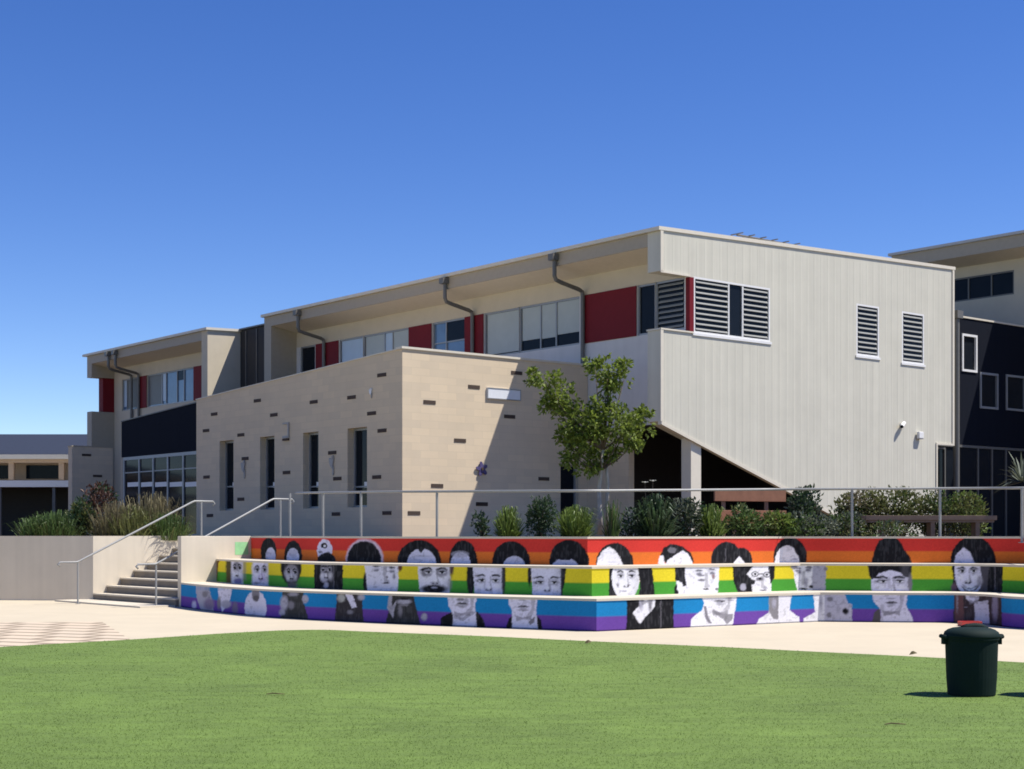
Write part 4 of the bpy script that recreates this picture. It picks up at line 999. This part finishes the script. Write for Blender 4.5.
m = MB(OF4); wall_cells(m,'G',NU,NW0,NW1,zg,NZ,hs,0.1); m.quad((NW0,NU,NZ),(NW1,NU,NZ),(NW1,NU+10,NZ),(NW0,NU+10,NZ)); m.build('wall','navy',b4)
m = MB(OF4); m.box(NW0,NW1,NU-0.03,NU+0.15,NZ+0.002,NZ+0.06); m.build('parapet_cap','flash',b4)
for k,h in enumerate(hs): window(b4, OF4, 'G', NU, h, frame='wframe' if k==0 else 'frame', fw=0.075, recess=0.05, proud=0.03)
window(b4, OF4, 'G', NU, (NW0+0.4,NW1,TER+0.02,zg-0.01), frame='pipe', fw=0.08, recess=0.04, mull=[vx(p,NU) for p in (978,992,1006)], kind='glass')

# ---------------- far low building at the left edge
fb = thing('low_classroom_block', 'distant low building with slate-blue roof and white walkway beam, left edge', 'building', (-24,74,TER))
def FB(name, m, *boxes):
    mb = MB((-24,74,TER))
    for b in boxes: mb.box(*b)
    return mb.build(name, m, fb)
D = 75.0
ze = zrow(457,D); zp = zrow(436,84)
mb = MB((-24,74,TER)); mb.hexa([(-60,74.5,ze+0.02),(-16,74.5,ze+0.02),(-16,84,zp),(-60,84,zp)],[(-60,74.5,ze+0.12),(-16,74.5,ze+0.12),(-16,84,zp+0.1),(-60,84,zp+0.1)]); mb.build('roof','slate',fb)
FB('fascia','flash',(-60,-16,74.4,74.6,zrow(459.5,D),ze+0.1))
FB('eave_beam','tanwall',(-60,-16,74.62,75.2,zrow(463,D),zrow(459.6,D)))
FB('wall','tanwall',(-60,-16,76.0,76.3,TER,ze))
for x0,x1 in ((-26.3,-25.2),(-24.6,-22.7),(-22.2,-21.4),(-30,-27)): FB('window','glass',(x0,x1,75.95,75.99,zrow(478,D),zrow(464.5,D)))
for x in (-26.9,-24.95,-22.45,-21.3,-20.0): FB('column','tanwall',(x-0.13,x+0.13,74.7,74.95,zrow(480,D),zrow(463,D)))
FB('walkway_beam','whitebeam',(-60,-16,71.9,72.2,zrow(487,72),zrow(480.5,72)))
FB('walkway_roof','roofm',(-60,-16,72.2,76.0,zrow(485,72),zrow(483,72)))
FB('shade_sheet','char',(-60,-16,75.6,75.9,TER,zrow(488,75.6)))  # charcoal sheet standing in for the shade under the walkway
for x in (-27.0,-24.6,-22.0,-19.4): FB('post','pipe',(x-0.07,x+0.07,72.0,72.14,TER,zrow(487,72)))
# ------------------------------------------------------------------ rails
def rail_thing(name, label, base, cat='handrail', group=None):
    return thing(name, label, cat, (base[0],base[1],base[2] if len(base)>2 else 0), 0, group)
RR = 0.024
def stair_rail(name, label, lowpt, L, zlow, zhigh, posts, pre=0.45, post=0.55):
    p0 = np.array(lowpt); t = rail_thing(name, label, (p0[0],p0[1],0), group='handrails of the stairs')
    P = lambda l: p0+E_*l
    a = P(-pre); b = P(L+post)
    pts = [(*a,zlow-0.10),(*(a-E_*0.05),zlow-0.05),(*a,zlow),(*P(-0.02),zlow),(*P(0.05),zlow+0.03),(*P(L-0.05),zhigh-0.03),(*P(L+0.03),zhigh),(*b,zhigh),(*(b+E_*0.05),zhigh-0.05),(*b,zhigh-0.10)]
    m = MB((p0[0],p0[1],0)); m.tube(pts,RR,10); m.build('rail','steel',t,smooth=True)
    for l, zb in posts:
        q = P(l); f = min(1,max(0,l/L)); zt_ = zlow+(zhigh-zlow)*f
        m = MB((p0[0],p0[1],0)); m.tube([(*q,zb),(*q,zt_-0.02)],0.022,10); m.tube([(*q,zb),(*q,zb+0.012)],0.06,12); m.build('post','steel',t,smooth=False)
stair_rail('stair_handrail','grey tubular handrail on the left side of the concrete stairs', (-10.36,35.8), 3.10, 1.00, 2.50, [(0.0,0.0),(3.32,TER)])
stair_rail('stair_handrail','grey tubular handrail on the right side of the concrete stairs, by the cheek wall', (-8.15,34.35), 3.12, 0.98, 2.52, [(0.0,0.0),(3.34,TER)])
# railing along the terrace edge
tr_pts = []
RL = offset(L3, 0.55)
RLn = np.array(RL)
pxs = CX+F*RLn[:,0]/RLn[:,1]
o_ = np.argsort(pxs)
def railpt(px):
    x = np.interp(px, pxs[o_], RLn[o_,0]); y = np.interp(px, pxs[o_], RLn[o_,1]); return float(x), float(y)
tr = thing('terrace_railing', 'long grey tubular railing running along the terrace above the rainbow seating', 'railing', (*railpt(437),TER))
off = (*railpt(437),TER)
def ry(px): return float(np.interp(px,[295,402,600,800,1024,1100],[493,491.7,490.7,489.2,488,487.6]))
m = MB(off); pts = []
for px in list(range(296,1080,14)):
    x,y = railpt(px); pts.append((x,y,zrow(ry(px),y)))
m.tube(pts,0.026,10); m.build('top_rail','steel',tr,smooth=True)
for px in (290,323,361,437,852,940,1022):
    x,y = railpt(px); m = MB(off); m.tube([(x,y,TER),(x,y,zrow(ry(px),y)-0.01)],0.027,10); m.tube([(x,y,TER),(x,y,TER+0.012)],0.07,12); m.build('post','steel',tr)

# ------------------------------------------------------------------ bin
bx, by = ground(971.5, 697.0)
def make_bin(x, y, label):
    t = thing('rubbish_bin', label, 'rubbish bin', (x,y,0.022))
    R0,R1,H = 0.238,0.270,0.62
    m = MB(); m.lathe([(R0-0.02,0),(R0-0.003,0.006),(R0,0.02),(R0+0.012,0.18),(R1-0.008,H-0.07),(R1-0.004,H-0.05),(R1+0.006,H-0.045),(R1+0.006,H)],(0,0,0),40)
    m.build('bin_body','bin',t,smooth=False)
    m = MB(); m.lathe([(R1+0.008,H-0.03),(R1+0.010,H-0.01),(R1-0.002,H+0.025),(R1-0.035,H+0.05),(R1-0.08,H+0.066),(R1-0.14,H+0.074),(0.09,H+0.078),(0.02,H+0.079)],(0,0,0),40); ld = m.build('lid','bin',t,smooth=True)
    m = MB(); m.tube([(-0.10,0,H+0.06),(-0.05,0,H+0.074),(0.03,0,H+0.082),(0.10,0,H+0.078),(0.16,0,H+0.05)],[0.03,0.034,0.036,0.034,0.03],8); m.build('lid_handle','bin',ld,smooth=True)
    for s_ in (-1,1):
        m = MB(); m.tube([(s_*(R1-0.01),-0.07,H-0.03),(s_*(R1+0.03),-0.05,H-0.02),(s_*(R1+0.042),0,H-0.016),(s_*(R1+0.03),0.05,H-0.02),(s_*(R1-0.01),0.07,H-0.03)],0.022,8)
        m.box(s_*(R1-0.005),s_*(R1+0.03),-0.04,0.04,H-0.10,H-0.02); m.build('side_handle','bin',t)
    return t
make_bin(bx, by, 'dark green round plastic bin with a domed lid standing on the lawn')
_x, _y = ground(1066, 697.5)  # extra bin, added out of view for its shadow on the lawn
make_bin(_x, _y, 'dark green round plastic bin added unseen outside the right edge to cast its shadow')
# red tray on the pavement
rx, ry_ = ground(966.5, 625.3)
t = thing('red_tray', 'small flat red plastic tray lying at the foot of the seating, seen above the bin', 'tray', (rx,ry_-0.2,0.002), 0.05)
m = MB(); m.box(-0.185,0.185,-0.12,0.12,0,0.02); m.build('tray_base','redp',t)
m = MB()
for q in ((-0.185,0.185,-0.12,-0.10),(-0.185,0.185,0.10,0.12),(-0.185,-0.165,-0.099,0.099),(0.165,0.185,-0.099,0.099)): m.box(q[0],q[1],q[2],q[3],0.021,0.085)
m.build('rim','redp',t)
# leaves and twigs on the lawn
def litter(px, py, label, kind):
    x,y = ground(px,py,0.022)
    t = MB()
    if kind == 'leaf':
        t.add([(-0.09,0,0.01),(0,-0.04,0.03),(0.10,0,0.05),(0,0.05,0.02),(0.02,0.01,0.10),(-0.03,0.02,0.09)],[(0,1,2,3),(0,1,4,5),(1,2,4)])
    else:
        t.tube([(-0.15,0,0.02),(-0.05,0.02,0.035),(0.06,-0.01,0.03),(0.16,0.02,0.02)],[0.008,0.011,0.01,0.006],6); t.tube([(0.0,0.0,0.03),(0.07,0.05,0.03)],0.005,5)
    o = t.build('fallen_leaf' if kind=='leaf' else 'twig','twig'); o.location = (x,y,0.024); o.scale = (0.6,0.6,0.6)
    tag(o,label,'leaf' if kind=='leaf' else 'twig')
litter(913,655.5,'dry brown leaf curled on the lawn edge left of the bin','leaf')
litter(895,726,'short dark twig on the lawn below and left of the bin','twig')
litter(275,695.5,'dark twig lying alone in the middle left of the lawn','twig')
litter(588,644,'pale dry leaf on the lawn edge below the mural corner','leaf')

# ------------------------------------------------------------------ benches on the terrace
def bench_back(px0, px1, D, label):
    x0 = (px0-CX)/F*D; x1 = (px1-CX)/F*(D+0.8)
    t = thing('timber_bench', label, 'bench', (x0,D,TER), math.atan2(0.8, x1-x0))
    L = math.hypot(x1-x0,0.8)
    za, zb = zrow(501,D)-TER, zrow(489,D)-TER
    m = MB(); m.box(0,L,0,0.06,za,zb); m.build('backrest','timber',t,bevel=0.006)
    m = MB(); m.box(0,L,-0.02,0.04,za-0.48,za-0.22); m.build('backrest_slat','timber',t,bevel=0.006)
    m = MB(); m.box(0,L,-0.5,-0.05,0.40,0.46); m.build('seat','timber',t,bevel=0.006)
    for q in (0.25,L-0.55):
        m = MB(); m.box(q,q+0.08,-0.45,-0.37,0,0.399); m.build('leg','timberg',t)
        m = MB(); m.box(q,q+0.08,0.062,0.12,0,zb-0.03); m.build('upright','timberg',t)
bench_back(715,786,36.0,'orange timber bench with a high slatted back under the raking gable edge')
def bench_plain(px0,px1,D,label):
    x0 = (px0-CX)/F*D; x1 = (px1-CX)/F*D
    t = thing('timber_bench', label, 'bench', (x0,D,TER))
    L = x1-x0; z1 = zrow(515.5,D)-TER; z0 = zrow(521,D)-TER
    for k in range(3):
        m = MB(); m.box(0,L,k*0.15,k*0.15+0.135,z0+0.02,z1); m.build('seat_plank','timberg',t,bevel=0.004)
    m = MB(); m.box(0.05,L-0.05,0.03,0.4,z0-0.03,z0+0.018); m.build('rail','timberg',t)
    for q in (0.35,L*0.5,L-0.45):
        m = MB(); m.box(q,q+0.09,0.05,0.38,0,z0-0.031); m.build('leg','timberg',t)
bench_plain(866,997,32.9,'long weathered backless timber bench behind the railing at the right')

# ------------------------------------------------------------------ vegetation
def leaf_mesh(name, m, centers, dirs, L, Wd, parent=None, droop=0.25, fold=0.25):
    """many folded leaves: centre, direction, length, width arrays"""
    n = len(centers); C = np.asarray(centers,float); Dv = np.asarray(dirs,float)
    Dv /= np.linalg.norm(Dv,axis=1)[:,None]+1e-9
    r = rng.normal(size=(n,3)); s = np.cross(Dv,r); s /= np.linalg.norm(s,axis=1)[:,None]+1e-9
    nn = np.cross(Dv,s)
    L = np.broadcast_to(L,(n,))[:,None]; Wd = np.broadcast_to(Wd,(n,))[:,None]
    a = C; tip = C+Dv*L-nn*L*droop; mid = C+Dv*L*0.5
    l = mid+s*Wd*0.5+nn*Wd*fold; r_ = mid-s*Wd*0.5+nn*Wd*fold
    V = np.stack([a,l,tip,r_],1).reshape(-1,3)
    idx = np.arange(n)[:,None]*4
    T = np.concatenate([idx+np.array([[0,1,2]]), idx+np.array([[0,2,3]])],1).reshape(-1,3)
    me = bpy.data.meshes.new(name); me.from_pydata(V.tolist(),[],T.tolist()); me.update()
    me.materials.append(M[m]); o = bpy.data.objects.new(name,me); COL.objects.link(o)
    if parent is not None: o.parent = parent
    return o
def cloud(n, c, rad, shell=0.45):
    d = rng.normal(size=(n,3)); d /= np.linalg.norm(d,axis=1)[:,None]
    r = (shell+(1-shell)*rng.random(n))**0.7
    return np.array(c)+d*r[:,None]*np.array(rad), d
def bed(px, D):
    if D < 31.5: return max(D, railpt(px)[1] + (D-29.2)*0.8 - 0.05)
    return D if D > 38 else D + 0.9
def shrub(name, label, px, D, wpx, ytop, m, n=700, leaf=0.10, base=TER, lumps=7, cat='shrub', mats=None, flat=1.0, group=None, ybase=None):
    D = bed(px, D); s = D/F; x = (px-CX)*s
    w = wpx*s/2; h = zrow(ytop,D)-base
    t = thing(name, label, cat, (x,D,base), rng.random()*6.28, group)
    ms = mats or [m]
    cs = []
    for k in range(lumps):
        a = rng.random()*6.28; q = (rng.random()**0.5)*0.62
        zc = h*(0.28+0.5*rng.random())
        kk = 0.45+0.25*rng.random()
        cs.append((np.array((w*q*math.cos(a), w*flat*q*math.sin(a), zc)), np.array((w*kk, w*flat*kk, min(h*0.34, h-zc, zc+0.1)))))
    cs.append((np.array((0,0,h*0.55)),np.array((w*0.5,w*flat*0.5,h*0.45))))
    mb = MB()
    for c, _ in cs[:6]: mb.tube([(0,0,0),(c[0]*0.5,c[1]*0.5,c[2]*0.5),(c[0],c[1],c[2])],[0.02,0.014,0.006],5)
    mb.build('stem','barkd',t)
    for i, mm in enumerate(ms):
        Cs, Ds = [], []
        for j,(c, r) in enumerate(cs):
            if j % len(ms) != i: continue
            p, d = cloud(int(n/len(cs)), c, r); Cs.append(p); Ds.append(d+np.array((0,0,0.35))+rng.normal(size=d.shape)*0.5)
        if Cs: leaf_mesh('foliage', mm, np.concatenate(Cs), np.concatenate(Ds), leaf*(0.6+0.8*rng.random(sum(len(c) for c in Cs))), leaf*0.5, t)
    return t
def tuft(name, label, px, D, wpx, ytop, m, n=160, base=TER, bw=0.012, cat='plant', spread=0.9, extra=None, group=None, up=0.3):
    D = bed(px, D); s = D/F; x = (px-CX)*s; w = wpx*s/2; h = zrow(ytop,D)-base
    t = thing(name, label, cat, (x,D,base), 0, group)
    def blades(mm, n, w, h, bw):
        vs=[]; fs=[]; wob = rng.normal(size=(n,2))
        for i in range(n):
            a = rng.random()*6.28; q = (rng.random()**0.75)*w*spread*(0.7+0.6*rng.random()); hh = h*((0.55+0.45*rng.random()) if not up else (0.3+0.7*rng.random()**1.4))*(1-0.25*(q/w)**2)
            g_ = 0.25+0.6*up; bx_, by_ = g_*q*math.cos(a), g_*q*math.sin(a)
            sx_, sy_ = -math.sin(a+rng.normal()*0.8)*bw, math.cos(a+rng.normal()*0.8)*bw
            k0 = len(vs)
            for f,zf,ww in ((0,0,1),(0.35,0.55,1),(0.75,0.92,0.7),(1.15,0.93-0.15*rng.random(),0.1)):
                l_ = q*(1-0.75*up); X = bx_+(l_*math.cos(a)+0.12*up*wob[i,0])*f; Y_ = by_+(l_*math.sin(a)+0.12*up*wob[i,1])*f
                vs.append((X-sx_*ww,Y_-sy_*ww,hh*zf)); vs.append((X+sx_*ww,Y_+sy_*ww,hh*zf))
            for j in range(3): fs.append((k0+2*j,k0+2*j+1,k0+2*j+3,k0+2*j+2))
        mb = MB(); mb.add(vs,fs); return mb.build('foliage',mm,t)
    blades(m,int(n*2.2),w,h,bw)
    if extra: blades(extra[0],int(extra[1]*2),w*extra[2],h*extra[3],bw*0.5)
    return t
# central bed (between the wall top and the railing)
shrub('small_shrub','small dark shrub at the left end of the bed above the mural',481,29.6,16,513,'dgreen',260,0.08)
tuft('strap_leaf_plant','bright green strap-leaf tussock left of the dark rounded shrub',508,29.4,34,501,'lgreen',260,extra=('mgreen',80,0.9,0.8))
shrub('rounded_shrub','dark egg-shaped shrub between two bright tussocks',540,29.6,31,496,'dgreen',1300,0.07,lumps=12)
tuft('strap_leaf_plant','bright green tussock between the dark rounded shrub and the tree',576,29.3,42,500,'lgreen',330,extra=('mgreen',100,1.0,0.85))
tuft('tall_grass_plant','tall thin pale grass beside the tree trunk',613,29.2,20,492,'mgreen',60,up=0.6,bw=0.010,extra=('straw',26,0.8,1.1))
shrub('low_shrub','low dark sparse shrub just right of the tree trunk',632,29.8,26,508,'dgreen',260,0.09)
tuft('strap_leaf_plant','large dark green tussock left of the grey-leaved shrub',656,29.4,44,487,'dgreen',300,bw=0.02,extra=('mgreen',110,1.0,0.95))
shrub('grey_shrub','grey-leaved shrub in front of the building post',686,29.6,34,498,'grey',900,0.10,mats=['grey','dgreen','grey'])
tuft('strap_leaf_plant','bright green tussock right of the building post',711,29.2,34,499,'lgreen',260,extra=('mgreen',110,1.0,1.0))
shrub('mixed_shrub','green and brown shrub in front of the orange bench',740,29.4,44,505,'mgreen',1000,0.09,mats=['mgreen','olive','mgreen'])
shrub('low_shrub','low green spreading shrub under the right end of the orange bench',777,29.2,44,513,'mgreen',900,0.10,mats=['lgreen','mgreen','olive'])
shrub('tall_grey_shrub','dark grey-green shrub reaching above the railing beside the ribbed wall',806,33.0,36,486,'grey',1400,0.10,mats=['dgreen','grey','dgreen'],lumps=9)
shrub('low_grey_shrub','low silvery shrub in front of the dark grey-green shrub',812,29.4,52,513,'grey',1000,0.09,mats=['grey','mgreen'])
hd = [(848,30,493,['olive','mgreen','straw']),(872,34,489,['olive','straw','olive']),(902,36,488,['olive','mgreen','olive']),(928,34,490,['olive','straw','mgreen']),(960,44,491,['olive','lgreen','olive'])]
lab = ['olive hedge shrub at the left end of the clipped row by the long bench','olive and straw hedge shrub second from the left, behind the long bench','olive hedge shrub in the middle of the row behind the long bench','pale olive hedge shrub left of the lobby glazing','yellow-green hedge shrub at the right end of the row before the dark glazing']
for (px,w_,yt,ms),lb in zip(hd,lab): shrub('hedge_shrub',lb,px,33.6,w_*1.25,yt,'olive',1700,0.085,mats=ms,lumps=14,group='hedge shrubs behind the long bench')
for px,w_,yt,lb in ((852,34,512,'low grey-green plant below the hedge at the left end of the long bench'),(893,40,521,'low pale plant under the long bench'),(835,30,515,'low leafy plant between the silvery shrub and the hedge')):
    shrub('low_plant',lb,px,30.6,w_,yt,'mgreen',380,0.08,mats=['mgreen','grey','olive'],cat='plant')
# white flower on thin stalks
fl = thing('white_flower','two small white flowers on thin stalks left of the building post','flower',((648-CX)/F*29.8,29.8,TER))
for px,py in ((645,482),(653,480.5)):
    dx = (px-648)/F*29.3; zt_ = zrow(py,29.3)-TER
    m = MB(); m.tube([(dx*0.3,0,0),(dx,0,zt_)],0.006,5); m.build('stalk','barkd',fl)
    m = MB()
    for k in range(6):
        a=k*math.pi/3; m.add([(dx,0,zt_),(dx+0.05*math.cos(a-.4),0.05*math.sin(a-.4),zt_+0.03),(dx+0.08*math.cos(a),0.08*math.sin(a),zt_+0.02),(dx+0.05*math.cos(a+.4),0.05*math.sin(a+.4),zt_+0.03)],[(0,1,2,3)])
    m.build('bloom','petal',fl)
# spiky plant at the right edge
sp_ = thing('spiky_plant','grey spiky-leaved palm-like plant in front of the dark glazing at the right edge','plant',((1022-CX)/F*33,33.0,TER))
m = MB(); m.tube([(0,0,0),(0.02,0,0.9),(0.0,0,zrow(488,33)-TER)],[0.06,0.05,0.045],8); m.build('trunk','barkd',sp_)
vs=[];fs=[]; zc = zrow(482,33)-TER
for i in range(46):
    a=rng.random()*6.28; e=rng.uniform(-0.3,1.3); L=rng.uniform(0.5,0.95); d=np.array((math.cos(a)*math.cos(e),math.sin(a)*math.cos(e),math.sin(e))); s_=np.array((-math.sin(a),math.cos(a),0))*0.022; k=len(vs)
    b0=np.array((0,0,zc)); pm=b0+d*L*0.6; tp_=b0+d*L-np.array((0,0,0.12))
    vs += [tuple(b0-s_),tuple(b0+s_),tuple(pm-s_*0.8),tuple(pm+s_*0.8),tuple(tp_)]; fs += [(k,k+1,k+3,k+2),(k+2,k+3,k+4)]
m = MB(); m.add(vs,fs); m.build('foliage','grey',sp_)
# left garden behind the retaining wall
lg_ = [('tuft',36,39.0,22,512,'mgreen','short green grass plant at the left end of the left garden'),
       ('tuft',56,39.2,30,505,'mgreen','green clump with upright tips near the left end of the left garden'),
       ('shrub',97,40.5,44,482,'rust','dark rusty-brown bushy shrub in the left garden'),
       ('shrub',80,40.0,28,500,'dgreen','dark green shrub left of the rusty shrub'),
       ('tuft',118,39.4,34,495,'straw','straw-coloured grass right of the rusty shrub'),
       ('tuft',136,39.2,32,501,'olive','olive grass in front of the glazed doors, leftmost'),
       ('tuft',152,39.8,40,486,'straw','tall straw-coloured grass in front of the glazed doors'),
       ('tuft',168,39.3,28,508,'mgreen','green grass at the right end of the left garden')]
for kind,px,D_,w_,yt,mm,lb in lg_:
    if kind=='tuft': tuft('garden_grass',lb,px,D_,w_*1.7,yt,mm,330,bw=0.011,up=0.85,extra=('olive',150,1.1,0.7),group='plants of the left garden')
    else: shrub('garden_shrub',lb,px,D_,w_,yt,mm,900,0.12,mats=[mm,'olive' if mm!='rust' else 'dgreen',mm],lumps=9,group='plants of the left garden')

# ------------------------------------------------------------------ tree
TD = 30.6; s = TD/F; tx = (603-CX)*s
tree = thing('young_tree','young leafy tree with pale slim trunk in the bed above the mural','tree',(tx,TD,TER))
def tp3(px,py,dy=0.0): return ((px-603)*s, dy, zrow(py,TD)-TER)
cl = [(607,374,22,22),(627,367,12,8),(594,364,8,8),(546,380,19,9),(536,376,9,5),(559,401,22,20),(549,404,10,11),(580,424,28,24),(566,438,14,12),(574,452,22,19),(600,444,24,20),(622,426,22,20),(638,426,17,18),(645,412,10,8),(634,440,12,12),(598,410,16,12),(590,468,20,8),(612,398,8,14),(612,456,10,10)]
m = MB()
b = [tp3(600,535),tp3(600,512),tp3(599,490,0.02),tp3(601,470),tp3(603,450)]
m.tube(b,[0.06,0.05,0.042,0.036,0.03],10)
m.tube([tp3(606,535,0.1),tp3(607,505,0.1),tp3(608,485,0.08),tp3(606,460,0.04)],[0.045,0.04,0.035,0.025],8)
m.build('trunk','bark',tree,smooth=True)
m = MB()
for k,(px,py,rx_,ry2) in enumerate(cl):
    st_ = b[3] if py > 425 else b[4]; e = tp3(px,py+ry2*0.3,rng.uniform(-.3,.3))
    mid = tuple((np.array(st_)*0.45+np.array(e)*0.55)+np.array((0,0,-0.06)))
    m.tube([st_,mid,e],[0.022,0.014,0.005],6)
m.tube([b[4],tp3(606,420),tp3(608,398),tp3(607,375)],[0.03,0.025,0.02,0.01],7)
m.tube([b[4],tp3(588,425,.1),tp3(562,402,.1),tp3(545,382,.05)],[0.03,0.022,0.016,0.008],7)
m.build('branch','barkd',tree,smooth=True)
Cs,Ds=[],[]
for px,py,rx_,ry2 in cl:
    dy = rng.uniform(-.25,.25); c = np.array(tp3(px,py,dy)); R_=np.array((rx_*s,max(rx_*s*0.85,0.2),ry2*s))
    nsub = max(4,int(rx_*ry2/26))
    for _ in range(nsub):      # each clump is a handful of small sprays, with gaps between
        d = rng.normal(size=3); d/=np.linalg.norm(d); cc = c+d*R_*rng.uniform(0.3,0.85)
        p,dd = cloud(int(22+rng.integers(16)), cc, R_*rng.uniform(0.22,0.42)+0.03, 0.2)
        Cs.append(p); Ds.append(dd*0.8+d*0.5+rng.normal(size=dd.shape)*0.45+np.array((0,0,-0.15)))
Cs=np.concatenate(Cs);Ds=np.concatenate(Ds)
leaf_mesh('crown','leaf',Cs,Ds,0.10*(0.6+0.7*rng.random(len(Cs))),0.062,tree)

# ------------------------------------------------------------------ camera, light, sky
cam = bpy.data.cameras.new('camera'); co = bpy.data.objects.new('camera',cam); COL.objects.link(co)
co.location = (0,0,EYE); co.rotation_euler = (math.radians(90),0,0)
cam.sensor_width = 36; cam.lens = F/1024*36; cam.shift_y = (HY-384.5)/1024; cam.clip_end = 6000
scene.camera = co
SX, SY = 0.594, -0.045
s_ = Vector((SX,SY,1.0)).normalized()
sun = bpy.data.lights.new('sun','SUN'); so_ = bpy.data.objects.new('sun',sun); COL.objects.link(so_)
so_.rotation_euler = s_.to_track_quat('Z','Y').to_euler(); so_.location = (30,0,60)
sun.energy = 5.0; sun.angle = math.radians(0.5); sun.color = (1.0,0.955,0.88)
w = bpy.data.worlds.new('World'); scene.world = w; w.use_nodes = True
nt = w.node_tree; bg = nt.nodes['Background']
sky = nt.nodes.new('ShaderNodeTexSky'); sky.sky_type = 'NISHITA'; sky.sun_disc = False
sky.sun_elevation = math.asin(s_.z); sky.sun_rotation = math.atan2(SX,SY)
sky.air_density = 1.0; sky.dust_density = 0.0; sky.ozone_density = 1.6; sky.altitude = 2500
hs_ = nt.nodes.new('ShaderNodeHueSaturation'); hs_.inputs['Saturation'].default_value = 1.31; hs_.inputs['Value'].default_value = 1.6; hs_.inputs['Hue'].default_value = 0.517
nt.links.new(sky.outputs['Color'], hs_.inputs['Color']); nt.links.new(hs_.outputs['Color'], bg.inputs['Color']); bg.inputs['Strength'].default_value = 0.07
vs_ = scene.view_settings; vs_.view_transform = 'Standard'; vs_.look = 'None'; vs_.gamma = 1; vs_.exposure = 0.5
scene.cycles.filter_width = 1.75
